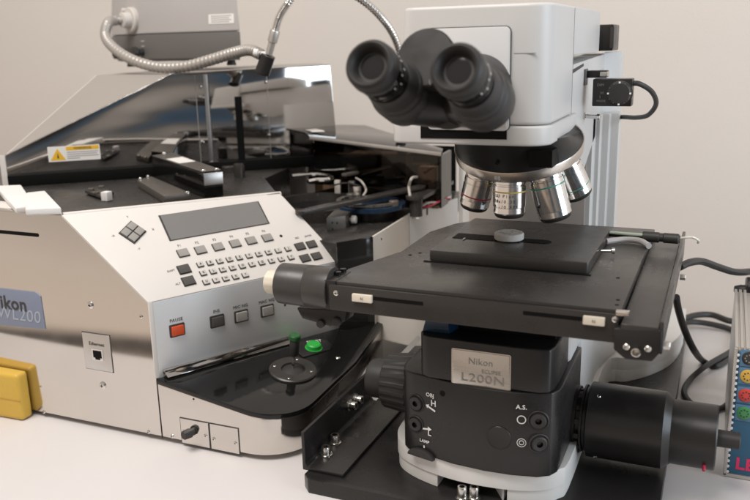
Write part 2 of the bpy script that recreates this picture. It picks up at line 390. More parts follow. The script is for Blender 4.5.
# keys: name, material, positions in the photo, size
def key(px, py, w, h, m, t=.0022, base=True, ax=None):
    c = kp(px, py); a = ax or kdir; b = kn.cross(a).normalized()
    bm = BM(); face_slab(bm, c, a, b, rrect(w, h, .0006, 3), t, 0.); k = obj('key', bm, m, cp, .0005)
    if base:
        bm = BM(); face_slab(bm, c, a, b, rrect(w*1.14, h*1.16, .0006, 3), .0007, 0.); obj('key_shadow_gap', bm, 'inkd', k)
    return c
kdir = (kp(246, 241) - kp(187, 254)).normalized(); kup = kn.cross(kdir).normalized()
Fx = [(183, 253.2), (200.5, 250.2), (218, 247), (235, 243.8), (251, 240.8), (267.2, 238)]
for i, p in enumerate(Fx):
    c = key(*p, .0117, .0092, 'key'); text('lettering', 'F%d' % (i+1), c + kup*.0105, kdir, kup, .0045, 'ink', cp, 'CENTER')
for j, (sx, sy, n) in enumerate(((200, 265, 10), (203, 273.5, 10), (206, 282.5, 5))):
    for i in range(n):
        px = sx + i*9.75; py = sy - i*1.75
        c = kp(px, py)
        bm = BM(); face_slab(bm, c, kdir, kup, rrect(.0077, .0067, .0004, 2), .0011, 0.); kb = obj('key', bm, 'inkd', cp)  # ink base, off-centre to its cap, paints a shadow border left and below
        bm = BM(); face_slab(bm, c + kdir*.0003 + kup*.0004, kdir, kup, rrect(.0068, .0058, .0006, 2), .0019, 0.); obj('key_cap', bm, 'keyw', kb, .0004)
        text('lettering', 'ABCDEFGHIJKLMNOPQRSTUVWXYZ'[j*10 + i] if j*10+i < 26 else '', c + kup*.0004 + kdir*.0003, kdir, kup, .0038, 'inkd', kb, 'CENTER', lift=.0021)
for px, py in ((184, 269.5), (188.5, 281.2)):
    key(px, py, .0128, .0102, 'keyd')
for px, py in ((300, 246.6), (311.5, 244.5), (305, 258.4), (316.5, 256.3)):
    key(px, py, .0118, .0092, 'keyd')
for px, py, s in ((171, 271, 'SHIFT'), (178, 284, 'ALT')):
    text('lettering', s, kp(px, py), kdir, kup, .0035, 'ink', cp, 'CENTER')
for px, py, s in ((297, 238, 'ESC'), (308, 236, 'ENTER')):
    text('lettering', s, kp(px, py), kdir, kup, .0032, 'ink', cp, 'CENTER')
# four-way pad turned on its corner
dcen = kp(132.5, 232.5); da = (kp(148, 233) - kp(133, 222)).normalized(); dbb = kn.cross(da).normalized()
e1 = kp(146.5, 232) - kp(131, 221.5); e2 = kp(131, 221.5) - kp(118.5, 234)
bm = BM(); o_ = dcen - e1*.5 - e2*.5; slab(bm, [o_, o_ + e1, o_ + e1 + e2, o_ + e2], kn*.0009); padb = obj('arrow_pad', bm, 'inkd', cp)
for i in (0, 1):
    for j in (0, 1):
        q = o_ + e1*(.06 + .47*i) + e2*(.06 + .47*j); a, b = e1*.41, e2*.41
        bm = BM(); slab(bm, [q, q + a, q + a + b, q + b], kn*.0028); obj('arrow_key', bm, 'key', padb, .0005)
for px, py, s in ((127.5, 217, 'Y'), (153, 229.5, 'X'), (113, 236, '-X'), (139, 249, '-Y')):
    text('lettering', s, kp(px, py), kdir, kup, .0034, 'ink', cp, 'CENTER')
bm = BM(); lathe(bm, kp(281, 236), kn, [(0, .0019), (.0003, .0019)], 20); obj('sensor_hole', bm, 'dark', cp)

# front sheet details
def fr(px, py): return at(px, py, y=FY)
ex, ez = V((1, 0, 0)), V((0, 0, 1))
bm = BM(); c = (fr(83, 332) + fr(113, 372))/2; w = fr(110, 335).x - fr(83, 332).x
face_slab(bm, c, ex, ez, rrect(w, .043, .0012), .0012, 0.); ep = obj('ethernet_plate', bm, 'steelm', LD, .0004)
bm = BM(); face_slab(bm, c, ex, ez, [(-w/2-.0007, -.0222), (w/2+.0007, -.0222), (w/2+.0007, .0222), (-w/2-.0007, .0222)], .0004, 0.); obj('plate_seam', bm, 'inkd', ep)
ec = fr(98.5, 354.5)
bm = BM(); face_slab(bm, ec, ex, ez, rrect(.0155, .0135, .0006), .0006, .0012); obj('socket_frame', bm, 'chrome', ep)
bm = BM(); face_slab(bm, ec, ex, ez, [(-.0058, -.0035), (-.0032, -.0035), (-.0032, -.0056), (.0032, -.0056), (.0032, -.0035), (.0058, -.0035), (.0058, .005), (-.0058, .005)], .0003, .0018); obj('socket', bm, 'dark', ep)
text('lettering', 'Ethernet', ec + V((0, 0, .0125)), ex, ez, .0058, 'inkd', ep, 'CENTER', lift=.0013)
for px, py, r in ((90.5, 305, .0042), (103, 385.5, .0044), (141, 316.5, .0024), (44, 412.0, .0022), (148.5, 432.0, .0022)):
    screw(LD, fr(px, py), (0, -1, 0), r, r*.5, 'chrome')
for px, py in ((172, 436.5),): screw(LD, at(px, py, y=FY), (0, -1, 0), .0022, .001, 'chrome')
s0 = at(-40, 230, y=FY); s1 = at(39, 235.2, y=FY)
bm = BM(); L_ = s1.x + .2 + .75
hw = .0021; xs = s1.x
out = [( -.16, -hw), (-hw, -hw)] + arc(-hw, 0, hw, -90, 90, 6)[1:-1] + [(-hw, hw), (-.16, hw)]
face_slab(bm, V((xs, FY, s1.z)), ex, ez, out, .0003, 0.); obj('card_slot', bm, 'dark', LD)
# blue-grey badge with the maker's name, cut off by the frame
bq = [fr(-30, 284.5), fr(-30, 322), fr(46, 329), fr(41, 296), fr(36, 291.8)]
bm = BM(); slab(bm, bq[::-1], (0, -.0011, 0)); bd = obj('badge', bm, 'badge', LD, .0003)
text('lettering', 'Nikon', fr(27.5, 305.5) , ex + ez*-.00, ez, .0225, 'inkd', bd, 'RIGHT', lift=.0012, bold=.02)
text('lettering', 'NWL200', fr(41.5, 318), ex, ez, .0205, 'badgel', bd, 'RIGHT', lift=.0012, shear=.12, squash=1.05)
# two small service plates low on the base, one with a black knob
for i, (xa, xb) in enumerate(((-.5165, -.4795), (-.4785, -.4425))):
    bm = BM(); face_slab(bm, V(((xa+xb)/2, FY, .019)), ex, ez, rrect(xb-xa-.0012, .029, .0005), .0009, 0.); spl = obj('service_plate', bm, 'steel', LD, .0002)
    bm = BM(); face_slab(bm, V(((xa+xb)/2, FY, .019)), ex, ez, rrect(xb-xa+.0008, .031, .0005), .0003, 0.); obj('plate_seam', bm, 'inkd', spl)
    for sx in ((xa + .0045), (xb - .0045)):
        screw(spl, V((sx, FY - .0009, .0165 if i else .0185)), (0, -1, 0), .0021, .001, 'chrome')
    if i == 0:
        bm = BM(); lathe(bm, V((-.5000, FY - .0009, .0205)), V((-.25, -1, .05)), [(0, .0042), (.004, .0042), (.0045, .0052), (.0125, .0048), (.0135, .0040)], 24, ripple=lambda j, k: 1 + .05*((k % 3) == 0)*(j in (2, 3)))
        obj('service_knob', bm, 'rubber', spl)
bm = BM(); lathe(bm, V((-.4965, FY, .0585)), (0, -1, 0), [(0, .0011), (.0003, .0011)], 12); obj('pin_hole', bm, 'dark', LD)
bm = BM(); box(bm, (-.5436, FY - .0003, .004), (-.5432, FY + .001, .073)); obj('sheet_seam', bm, 'inkd', LD)
for x, y in ((-1.05, .70), (-.60, .70), (-.46, .72), (-.50, .95), (-1.0, 1.05)):
    bm = BM(); cyl(bm, (x, y, 0), (x, y, .0090), .014); obj('foot', bm, 'rubber', LD)

# ---- the black deck behind the console
ZD = .236; ZE = .185
bm = BM(); prism(bm, [(XL, FY + .0125), (-.66, FY + .0125), (-.512, .878), (-.602, .995), (-.62, 1.10), (-.93, 1.15), (XL, 1.15)], .155, ZD); dk = obj('deck', bm, 'deck', LD, .001)
pa, pb, pc, pe = at(337, 243, z=.187), at(373, 237, z=.187), at(409, 215, z=.187), at(458, 199, z=.187)
bm = BM(); prism(bm, [(-.512, .885), (pa.x - .002, pa.y + .004), (pb.x - .003, pb.y + .004), (pc.x - .004, pc.y), (pe.x - .004, pe.y), (pe.x - .02, 1.24), (-.60, 1.24), (-.625, 1.105), (-.604, 1.0)], .156, ZE); d2 = obj('wafer_deck', bm, 'deck', LD, .0008)
def wallseg(a, b, m, nm, z0=.05, z1=.1875, t=.003):
    d = (b - a); d.z = 0; n = V((-d.y, d.x, 0)).normalized()
    bm = BM(); obox(bm, V((a.x, a.y, z0)), V((d.x, d.y, 0)), n*t, V((0, 0, z1 - z0))); return obj(nm, bm, m, LD, .0006)
wallseg(pa, pb, 'gloss', 'black_front_cover')
w2 = wallseg(pb + V((.0005, .0005, 0)), pc, 'beige', 'side_cover')
w3 = wallseg(pc + V((.0005, .0008, 0)), pe, 'silver', 'side_sheet', z1=.1885)
sd = (pe - pc); sd.z = 0; so = V((sd.y, -sd.x, 0)).normalized()
for f_, z_ in ((.06, .203), (.06, .165)): screw(w3, V((pc.x, pc.y, z_ - .022)) + sd*f_, so, .002, .001)
sd2 = (pc - pb); sd2.z = 0; so2 = V((sd2.y, -sd2.x, 0)).normalized(); screw(w2, V((pb.x, pb.y, .178)) + sd2*.2, so2, .0018, .001, 'inkd')
# rounded beige body under the side covers
bm = BM(); prism(bm, [(-.42, .93), (-.40, .905)] + arc(-.345, .93, .035, -100, 10, 10) + [(-.315, 1.05), (-.42, 1.1)], .048, .118); obj('rear_body', bm, 'beige', LD, .004, 3)

# mirror-finish screen standing across the back of the deck
ma, mb = V((-.925, .835, ZD)), V((-.561, 1.155, ZD)); md = (mb - ma); md.z = 0; ML = md.length; md.normalize(); mn = V((md.y, -md.x, 0))
def mi(px, py): return on(px, py, ma, mn)
mq = [ma - V((0, 0, .002)), mb - V((0, 0, .002)), mi(330, 65), mi(172, 74), mi(5, 156)]
bm = BM(); slab(bm, mq, -mn*.003); ms = obj('mirror_screen', bm, 'mirror', LD, .0006)
bm = BM(); tube(bm, [mi(5.3, 155.6) + mn*.0004, mi(172, 73.6) + mn*.0004], .0011, 8, smooth=False); tube(bm, [mi(172, 73.6) + mn*.0004, mi(329.5, 64.6) + mn*.0004], .0009, 8, smooth=False); obj('edge_highlight', bm, 'chrome', ms)  # chrome beads added to draw a highlight line along the screen's top edge
# folded roof sheet behind the screen: slope, flat top and back
bk = -mn
def roof_pt(px, py):
    best = None
    for i in range(10, 400):
        p = mi(172, 74) + bk*(i*.001); q = ROT.transposed() @ (p - CAM); sx = W_/2 + FPX*q.x/-q.z
        if best is None or abs(sx - px) < best[0]: best = (abs(sx - px), p)
    return best[1]
rp = at(97, 75, y=mi(172, 74).y)
e0 = mi(5, 156) - mn*.0035; e1_ = mi(172, 74) - mn*.0035; e2_ = mi(330, 65) - mn*.0035
e1_.z -= .0005; e2_.z -= .0005
rp.z = e1_.z; rb = V((e2_.x - .095, 1.30, e2_.z)); rc_ = V((rp.x - .05, 1.30, e1_.z))
bm = BM(); slab(bm, [e0, e1_, rp], V((0, 0, -.0025))); obj('sloped_roof', bm, 'roof', LD)
bm = BM(); slab(bm, [e1_, e2_, rb, rc_, rp], V((0, 0, -.0025))); obj('enclosure_top', bm, 'roof', LD)
bm = BM(); slab(bm, [V((e0.x, e0.y, ZD)), e0, rp, rc_, V((rc_.x, rc_.y, ZD))], V((-.002, .0005, 0))); obj('enclosure_side', bm, 'greyl', LD)
bm = BM(); slab(bm, [V((rc_.x, rc_.y, .0)), V((rb.x, rb.y, .0)), rb - V((0, 0, .003)), rc_ - V((0, 0, .003))], bk*.002); obj('enclosure_back', bm, 'greyl', LD)
bm = BM(); box(bm, (-.95, 1.15, .0), (-.62, 1.155, .236)); obj('back_sheet', bm, 'greyl', LD)
# joint strip with screws, black slot, second joint, warning sticker
q0, q1 = mi(203, 73), mi(209.5, 177)
bm = BM(); c = q0.copy(); obox(bm, V((c.x, c.y, ZD)), md*.0055, mn*.0012, V((0, 0, q0.z - ZD - .002))); js_ = obj('joint_strip', bm, 'steelm', ms, .0003)
bm = BM(); obox(bm, V((c.x, c.y, ZD)) + md*.0062, md*.0012, mn*.0004, V((0, 0, q0.z - ZD - .002))); obj('joint_line', bm, 'inkd', ms)
bm = BM(); obox(bm, V((c.x, c.y, ZD)) - md*.013, md*.0010, mn*.0004, V((0, 0, q0.z - ZD - .002))); obj('joint_line', bm, 'ink', ms)
for p in ((200, 87), (202.5, 142)): screw(ms, mi(*p) , mn, .0030, .0022, 'chrome')
q = mi(238.5, 137); bm = BM(); t0, t1 = mi(234.5, 98), mi(242, 180)
obox(bm, V((t0.x, t0.y, ZD + .002)), md*.0105, mn*.0008, V((0, 0, t0.z - ZD))); obj('slot_strip', bm, 'dark', ms)
c = mi(266, 72); bm = BM(); obox(bm, V((c.x, c.y, ZD)), md*.0010, mn*.0004, V((0, 0, c.z - ZD - .002))); obj('joint_line', bm, 'ink', ms)
for p in ((265.5, 82), (269, 135)): screw(ms, mi(*p), mn, .0026, .0018, 'chrome')
wc = (mi(47.5, 147) + mi(100.5, 159))/2; wl = (mi(100, 152) - mi(48, 156)).length
bm = BM(); face_slab(bm, wc, md, up, rrect(wl, .0215, .0006), .0003, 0.); ws = obj('warning_sticker', bm, 'sticker', ms)
bm = BM(); face_slab(bm, wc, md, up, [(-wl*.46, -.0088), (-wl*.17, -.0088), (-wl*.315, .0078)], .0002, .0003); obj('triangle', bm, 'warn', ws)
bm = BM(); face_slab(bm, wc, md, up, [(-wl*.335, -.006), (-wl*.295, -.006), (-wl*.315, .002)], .0002, .0005); obj('triangle_mark', bm, 'inkd', ws)
bm = BM(); face_slab(bm, wc, md, up, [(-wl*.15, .0045), (wl*.48, .0045), (wl*.48, .0098), (-wl*.15, .0098)], .0002, .0003); obj('header_band', bm, 'warn', ws)
text('lettering', 'WARNING', wc + md*wl*.165 + up*.0072, md, up, .0048, 'inkd', ws, 'CENTER', lift=.0006)
for i in range(4):
    z_ = .0016 - .0029*i; x1 = (.47, .44, .47, .1)[i]
    bm = BM(); face_slab(bm, wc, md, up, [(-wl*.14, z_ - .0005), (wl*x1, z_ - .0005), (wl*x1, z_ + .0005), (-wl*.14, z_ + .0005)], .0001, .0003); obj('print_line', bm, 'ink', ws)
# bright end flange on the left
bm = BM(); slab(bm, [mi(5, 156) + V((-.0005, 0, 0)), mi(2, 156) + V((-.006, 0, 0)), V((mi(2, 156).x - .006, mi(2, 156).y, ZD)), V((ma.x - .0005, ma.y, ZD))], bk*.004); obj('end_flange', bm, 'panel', ms)
# black trim between screen and deck
bm = BM(); obox(bm, ma + mn*.0008, md*ML, mn*.007, V((0, 0, .016))); obj('black_trim', bm, 'dark', LD, .0008)

# things bolted on the deck
def dz(px, py, z): return at(px, py, z=z)
# long transfer arm box
ta = dz(203, 173, .268); tb = dz(222, 171, .268); tc_ = dz(172, 153.5, .268); td = dz(152, 156.5, .268)
bm = BM(); hexa(bm, [V((p.x, p.y, .2365)) for p in (ta, tb, tc_, td)], [ta, tb, tc_, td]); tr = obj('transfer_rail', bm, 'gloss', LD, .0012)
bm = BM(); slab(bm, [ta.lerp(td, .015) + V((0, 0, .0005)), tb.lerp(tc_, .015) + V((0, 0, .0005)), tc_ + V((0, 0, .0005)), td + V((0, 0, .0005))], V((0, 0, .0012))); obj('top_plate', bm, 'gun', tr, .0004)
la, lb, lc, ld_ = ta.lerp(td, .45), tb.lerp(tc_, .45), tb.lerp(tc_, .72), ta.lerp(td, .72)
bm = BM(); slab(bm, [p + V((0, 0, .0018)) for p in (la.lerp(lb, .08), la.lerp(lb, .9), ld_.lerp(lc, .9), ld_.lerp(lc, .08))], V((0, 0, .0003))); obj('label_strip', bm, 'sticker', tr)
en = (tb - ta); en.z = 0; enn = V((en.y, -en.x, 0)).normalized()
bm = BM(); obox(bm, V((ta.x, ta.y, .252)) + enn*.0003, en, enn*.002, V((0, 0, .0155))); obj('end_plate', bm, 'steelm', tr, .0006)
for p in (ta.lerp(tb, .12), ta.lerp(tb, .85)): screw(tr, p.lerp(td, .03) + V((0, 0, .0016)), (0, 0, 1), .0028, .0022, 'chrome')
screw(tr, td.lerp(tc_, .6) + V((0, 0, .0016)), (0, 0, 1), .0028, .0022, 'chrome')
# grey cover plate in front of it
cq = [dz(137, 180, .246), dz(164, 196, .246), dz(190, 192.5, .246), dz(151, 176, .246)]
bm = BM(); hexa(bm, [V((p.x, p.y, .2365)) for p in cq], cq); o = obj('cover_plate', bm, 'gun', LD, .001)
for p in (cq[0].lerp(cq[3], .25), cq[0].lerp(cq[3], .8), cq[2].lerp(cq[1], .1)): screw(o, p, (0, 0, 1), .0028, .0024, 'bolt')
# little black sensor with a white cap
cq = [dz(85, 193, .238), dz(103, 199.5, .238), dz(114, 195, .238), dz(97, 188.5, .238)]
bm = BM(); slab(bm, cq, (0, 0, .004)); sb = obj('sensor_bracket', bm, 'anod', LD, .0006)
for px, py in ((91, 190), (101.5, 187.5), (96, 193.5), (106, 192)):
    bm = BM(); lathe(bm, dz(px, py, .242), (0, 0, 1), [(0, .0042), (.002, .0042), (.0026, .0032), (.0026, .0018), (.0012, .0016)], 24, closed=False); obj('hex_screw', bm, 'gun', sb)
p = dz(106.5, 199.5, .238); bm = BM(); box(bm, (p.x - .005, p.y - .004, .2365), (p.x + .005, p.y + .006, .248)); obj('white_cap', bm, 'foam', sb, .001)
# front strip of the deck behind the console rim
bm = BM(); slab(bm, [V((-.652, .6635, .2368)), V((-.51, .878, .2368)), V((-.522, .886, .2368)), V((-.672, .667, .2368))], (0, 0, .0035)); obj('deck_strip', bm, 'gun', LD, .0008)
# carrier ring and recess on the wafer deck
def dz(px, py, z): return at(px, py, z=z - .007 if z < .245 else z)
def ringarc(bm, c, r0, r1, a0, a1, z, h, n=40):
    pts = [(c.x + r1*math.cos(R(a0 + (a1-a0)*i/n)), c.y + r1*math.sin(R(a0 + (a1-a0)*i/n))) for i in range(n+1)]
    pts += [(c.x + r0*math.cos(R(a1 + (a0-a1)*i/n)), c.y + r0*math.sin(R(a1 + (a0-a1)*i/n))) for i in range(n+1)]
    for i in range(n):
        q = [pts[i], pts[i+1], pts[2*n - i], pts[2*n + 1 - i]]
        hexa(bm, [(x, y, z) for x, y in q], [(x, y, z + h) for x, y in q])
    bmesh.ops.remove_doubles(bm, verts=bm.verts, dist=1e-6)
wc1 = dz(318, 193, .222)
bm = BM(); lathe(bm, V((wc1.x, wc1.y, ZE)), (0, 0, 1), [(0, .068), (.017, .068), (.019, .066), (.019, .058), (.008, .056)], 64); st1 = obj('carrier_stage', bm, 'deck', LD)
bm = BM(); lathe(bm, V((wc1.x, wc1.y, ZE + .0082)), (0, 0, 1), [(0, .052), (.0012, .052)], 64); obj('wafer_plate', bm, 'gloss', st1)
wc2 = V((-.447, 1.015, .2))
bm = BM(); lathe(bm, V((wc2.x, wc2.y, ZE)), (0, 0, 1), [(0, .03), (.0145, .03)], 40); obj('wafer_pedestal', bm, 'anod', LD)
bm = BM(); lathe(bm, V((wc2.x, wc2.y, .1995)), (0, 0, 1), [(0, .050), (.006, .050), (.0065, .049)], 64); st2 = obj('wafer', bm, 'bluewafer', LD)
bm = BM(); ringarc(bm, V((wc2.x, wc2.y, 0)), .040, .0465, 150, 345, .2065, .004); obj('guide_ring', bm, 'gun', st2, .0008)
for a in (152, 343):
    bm = BM(); p = V((wc2.x, wc2.y, 0)) + V((math.cos(R(a)), math.sin(R(a)), 0))*.0432
    lathe(bm, p + V((0, 0, .206)), (0, 0, 1), [(0, .0068), (.006, .0068), (.0068, .006)], 24); obj('guide_post', bm, 'gun', st2)
# long flat arm across it and the forked wafer pick
def bar(pts, w, h, m, nm, parent=LD):
    a, b = V(pts[0]), V(pts[1]); d = (b - a); d.z = 0; L = d.length; d.normalize(); n = V((-d.y, d.x, 0))
    out = [(0, -w/2), (L, -w/2)] + arc(L, 0, w/2, -90, 90, 8)[1:-1] + [(L, w/2), (0, w/2)] + arc(0, 0, w/2, 90, 270, 8)[1:-1]
    bm = BM(); slab(bm, [a + d*x + n*y for x, y in out], (0, 0, h)); return obj(nm, bm, m, parent, .0008)
b1 = bar((dz(302, 214, .222), dz(420, 189, .222)), .017, .005, 'anod', 'swing_arm')
b2 = bar((at(415, 199, z=.209), at(445, 184, z=.209)), .026, .005, 'anod', 'upper_arm')
bm = BM(); p = at(416, 199, z=.209); lathe(bm, V((p.x, p.y, ZE)), (0, 0, 1), [(0, .009), (.0235, .009)], 24); obj('arm_post', bm, 'anod', b2)
b3 = bar((dz(345, 176, .240), dz(408, 164, .240)), .010, .004, 'gun', 'pick_arm')
bm = BM(); p = dz(352, 175, .24); lathe(bm, V((p.x, p.y, ZE)), (0, 0, 1), [(0, .005), (.035, .005)], 20); obj('arm_post', bm, 'anod', b3)
pc_ = dz(332, 175, .2405)
bm = BM(); tube(bm, [dz(292, 176, .2405), dz(312, 174, .2405), dz(326, 175, .2405), dz(332, 177.5, .2405), dz(328, 179.5, .2405), dz(316, 180, .2405), dz(308, 181.5, .2405)], .0028, 8); obj('pick_fork', bm, 'chrome', b3)
# sensor block with a white knob
sb0 = [dz(327, 236, ZE), dz(346, 233.5, ZE), dz(356, 224.5, ZE), dz(336, 226, ZE)]
k_ = .024
bm = BM(); hexa(bm, [p + V((0, 0, .0005)) for p in sb0], [p + V((0, 0, k_)) for p in sb0]); sbk = obj('sensor_block', bm, 'gun', LD, .0008)
sdr = (sb0[2] - sb0[1]); sdr.z = 0; sdn = V((sdr.y, -sdr.x, 0)).normalized()
pk = sb0[1].lerp(sb0[2], .38) + V((0, 0, .0145))
bm = BM(); lathe(bm, pk, sdn, [(0, .0025), (.003, .0025), (.0032, .0055), (.0085, .0055), (.0095, .0045)], 24); obj('white_knob', bm, 'foam', sbk)
for f1, f2 in ((.3, .7), (.55, .65), (.3, .35)):
    p = sb0[0].lerp(sb0[1], f1) + V((0, 0, k_*f2)); dd = (sb0[1] - sb0[0]); nn = V((dd.y, -dd.x, 0)).normalized()
    bm = BM(); lathe(bm, p, nn, [(0, .0012), (.0002, .0012)], 12); obj('pin_hole', bm, 'dark', sbk)
# clutter: connectors, wiring and small brackets round the arms
for i, (px, py, z, m) in enumerate(((344, 181, .226, 'gun'), (352, 184, .226, 'alu'), (358, 190, .226, 'chrome'), (338, 183, .226, 'beige'), (417, 209, .199, 'chrome'), (428, 204, .199, 'beige'), (436, 201, .200, 'redpaint'), (443, 198, .199, 'chrome'), (423, 205, .200, 'alu'), (449, 197, .199, 'beige'), (433, 199, .203, 'chrome'), (426, 207, .197, 'inkd'))):
    p = dz(px, py, z); bm = BM(); s = (.004 if px < 400 else .0028) + .0022*random.random()
    obox(bm, p - V((s, s, z - ZE - .0002)), V((s*2, s*.5, 0)), V((-s*.4, s*2, 0)), V((0, 0, z - ZE + s))); obj('connector', bm, m, LD, .0008)
for pts, r, m in ((((356, 178, .236), (362, 182, .24), (366, 190, .23), (363, 196, .224)), .0015, 'wireg'),
                  (((410, 196, .232), (409, 186, .244), (412, 178, .248), (417, 177, .242)), .0019, 'wireg'),
                  (((418, 209, .200), (428, 203, .206), (438, 202, .202), (450, 197, .202)), .0014, 'inkw'),
                  (((416, 208, .200), (430, 206, .203), (444, 199, .203), (450, 199, .200)), .0014, 'redpaint'),
                  (((330, 186, .226), (346, 183, .229), (360, 186, .226)), .0013, 'rubber')):
    bm = BM(); tube(bm, [dz(*p) for p in pts], r, 8); obj('wire', bm, m, LD)
for px, py, r, h, z in ((214, 176, .012, .018, ZD), (232, 176, .016, .010, ZD), (250, 172, .010, .014, ZD), (240, 182, .008, .02, ZD)):
    p = dz(px, py, z); bm = BM(); lathe(bm, V((p.x, p.y, z)), (0, 0, 1), [(0, r), (h*.85, r), (h, r*.85)], 28); obj('roller_post', bm, 'anod', LD)
# smoked cover over the rear of the wafer deck
cA, cB = dz(313, 139, .284), dz(438, 155, .264); cd = (cB - cA); cd.z = 0; cn = V((-cd.y, cd.x, 0)).normalized()
cR = cB + cn*.05
bm = BM(); obox(bm, V((cA.x, cA.y, ZE + .001)), V((cd.x, cd.y, 0)), cn*.003, V((0, 0, .264 - ZE - .0015))); hexa(bm, [V((cA.x, cA.y, .2626)), V((cB.x, cB.y, .2626)), V((cB.x, cB.y, .2626)) + cn*.003, V((cA.x, cA.y, .2626)) + cn*.003], [cA - V((0, 0, .0005)), cB - V((0, 0, .0005)), cB + cn*.003 - V((0, 0, .0005)), cA + cn*.003 - V((0, 0, .0005))]); cv = obj('smoked_cover', bm, 'smoke', LD)
l0 = [cA + V((-.004, -.002, .0005)), cB + V((.006, -.004, .0005)), dz(443, 151, .2645), dz(365, 127, .2815), dz(294, 126.5, .2875)]
bm = BM(); slab(bm, l0, (0, 0, .0035)); obj('cover_lid', bm, 'gloss', cv, .0005)
bm = BM(); obox(bm, cA + V((-.004, -.0024, -.0005)), (cB - cA) + V((.010, -.002, 0)), -cn*.0015, V((0, 0, .005))); obj('lid_edge', bm, 'alu', cv, .0004)
bm = BM(); obox(bm, V((cB.x, cB.y, ZE + .001)) + cn*.004, cn*.06, V((cd.x, cd.y, 0)).normalized()*.004, V((0, 0, .077))); obj('cover_end', bm, 'gloss', cv)
bm = BM(); obox(bm, V((cB.x, cB.y, ZE + .02)) - cd.normalized()*.032 + cn*.006, cd.normalized()*.026, cn*.02, V((0, 0, .04))); obj('inner_bracket', bm, 'nickel', cv, .001)
bm = BM(); slab(bm, [dz(308, 129.5, .290), dz(320, 129, .290), dz(325, 131.5, .290), dz(312, 132, .290)], (0, 0, .0003)); obj('lid_label', bm, 'sticker', cv)
bm = BM(); obox(bm, cA.lerp(cR, .15) + cn*.06 + V((0, 0, -.062)), V((cd.x, cd.y, 0))*.5, cn*.04, V((0, 0, .035))); obj('inner_block', bm, 'deck', cv, .002)

bm = BM(); box(bm, (-.66, 1.236, ZE + .0003), (-.392, 1.239, .2585)); obj('bay_back_cover', bm, 'gloss', LD)
bm = BM(); box(bm, (-.56, 1.20, .215), (-.43, 1.225, .232)); obj('bay_rail', bm, 'gun', LD, .001)
# ---- the white foam pads lying on the deck
fp = [dz(3, 190, .25), dz(17, 212, .25), dz(62, 214, .25), dz(43, 195, .25), dz(20, 198, .25)]
P0 = [dz(-4, 191, .2498), dz(16, 214, .2498), dz(36, 211, .2498), dz(22, 190, .2498)]
bm = BM(); slab(bm, P0, (0, 0, .007)); o = obj('foam_pad', bm, 'foam', None, .0022, 3)
recentre(tag(o, 'narrow white foam pad lying at the far left on the steel machine', 'foam pad', 'foam pads on the steel machine'))
P1 = [dz(26, 216, .2498), dz(62, 214.5, .2498), dz(46, 197, .2498), dz(27, 199, .2498)]
bm = BM(); slab(bm, P1, (0, 0, .008)); o = obj('foam_pad', bm, 'foam', None, .0022, 3)
recentre(tag(o, 'wider white foam pad lying beside the slanted keypad corner of the machine', 'foam pad', 'foam pads on the steel machine'))
bm = BM(); prism(bm, [(XL, FY + .0125), (-.662, FY + .0125), (-.672, FY + .02), (-.74, .69), (XL, .72)], ZD + .0002, .2492); obj('top_ledge', bm, 'panel', LD, .0008)
# ================================================================ mounting plate with its bolts and angle bracket
MP = thing('mounting_plate', 'thick black steel plate bolted to the table beneath the microscope', 'base plate', (-.19, .89, 0))
pp = [(-.343, .614)] + [(-.035, .614), (-.027, .622), (-.027, 1.19), (-.345, 1.19), (-.351, 1.18), (-.351, .622)]
bm = BM(); prism(bm, pp, .0004, .015); obj('plate', bm, 'blkplate', MP, .0012)
bm = BM(); prof = [(-.356, .0152), (-.356, .056), (-.3525, .056), (-.3525, .022), (-.3505, .0192), (-.3475, .0187), (-.312, .0187), (-.312, .0152)]
slab(bm, [(x, .628, z) for x, z in prof], (0, .165, 0)); br = obj('angle_bracket', bm, 'blkplate', MP, .0009)
for px, py, z in ((326, 455, .0187), (335, 443, .0187)): cap_bolt(br, at(px, py, z=z), .0050, .008)
for px, py, z in ((345, 411, .026), (351, 405, .026)):
    p = at(px, py, z=.032); bm = BM(); lathe(bm, V((-.3525, p.y, .040)), (1, 0, -.0), [(0, .0065), (.0015, .0065), (.0017, .0048), (.0085, .0048), (.0092, .004), (.0092, .0025), (.006, .0024)], 24, closed=False); obj('bolt', bm, 'bolt', br)
for px in (462, 474): cap_bolt(MP, at(px, 498, z=.0151), .0046, .010)
for x, y in ((-.33, .632),):
    bm = BM(); lathe(bm, V((x, y, .015)), (0, 0, 1), [(0, .0035), (.0002, .0035)], 20); obj('bolt_hole', bm, 'dark', MP)
# ================================================================ the microscope
MS = thing('microscope', 'large white and black inspection microscope standing on the black plate', 'microscope', (-.18, .80, .015))
# white foot
foot = [(-.279, .705), (-.276, .682), (-.266, .664), (-.245, .651), (-.215, .642), (-.185, .639), (-.150, .642), (-.125, .651), (-.112, .664), (-.107, .685), (-.107, .80), (-.108, .935), (-.085, .955), (-.060, .985), (-.042, 1.02), (-.032, 1.06), (-.028, 1.11), (-.03, 1.17), (-.30, 1.17), (-.30, .93), (-.279, .80)]
foot = [(p.x, p.y) for p in spline([V((x, y, 0)) for x, y in foot[:-4]], 4)] + foot[-4:]
cxy = V((-.18, .85))
inn = [(cxy.x + (x - cxy.x)*.992, cxy.y + (y - cxy.y)*.992) for x, y in foot]
notch = []
for x, y in inn:
    notch.append((x, y))
def ins(poly, x0, x1, dy):
    out = []; pts = poly
    for i, (x, y) in enumerate(pts):
        out.append((x, y))
        nx, ny = pts[(i+1) % len(pts)]
        for xe, d in ((x0, 1), (x1, 0)):
            if y < .67 and ny < .67 and x <= xe < nx:
                f = (xe - x)/(nx - x); yy = y + f*(ny - y)
                out += [(xe, yy), (xe + .003, yy + dy)] if d else [(xe - .003, yy + dy), (xe, yy)]
    return [p for p in out if not (x0 + .0035 < p[0] < x1 - .0035 and p[1] < .66)]
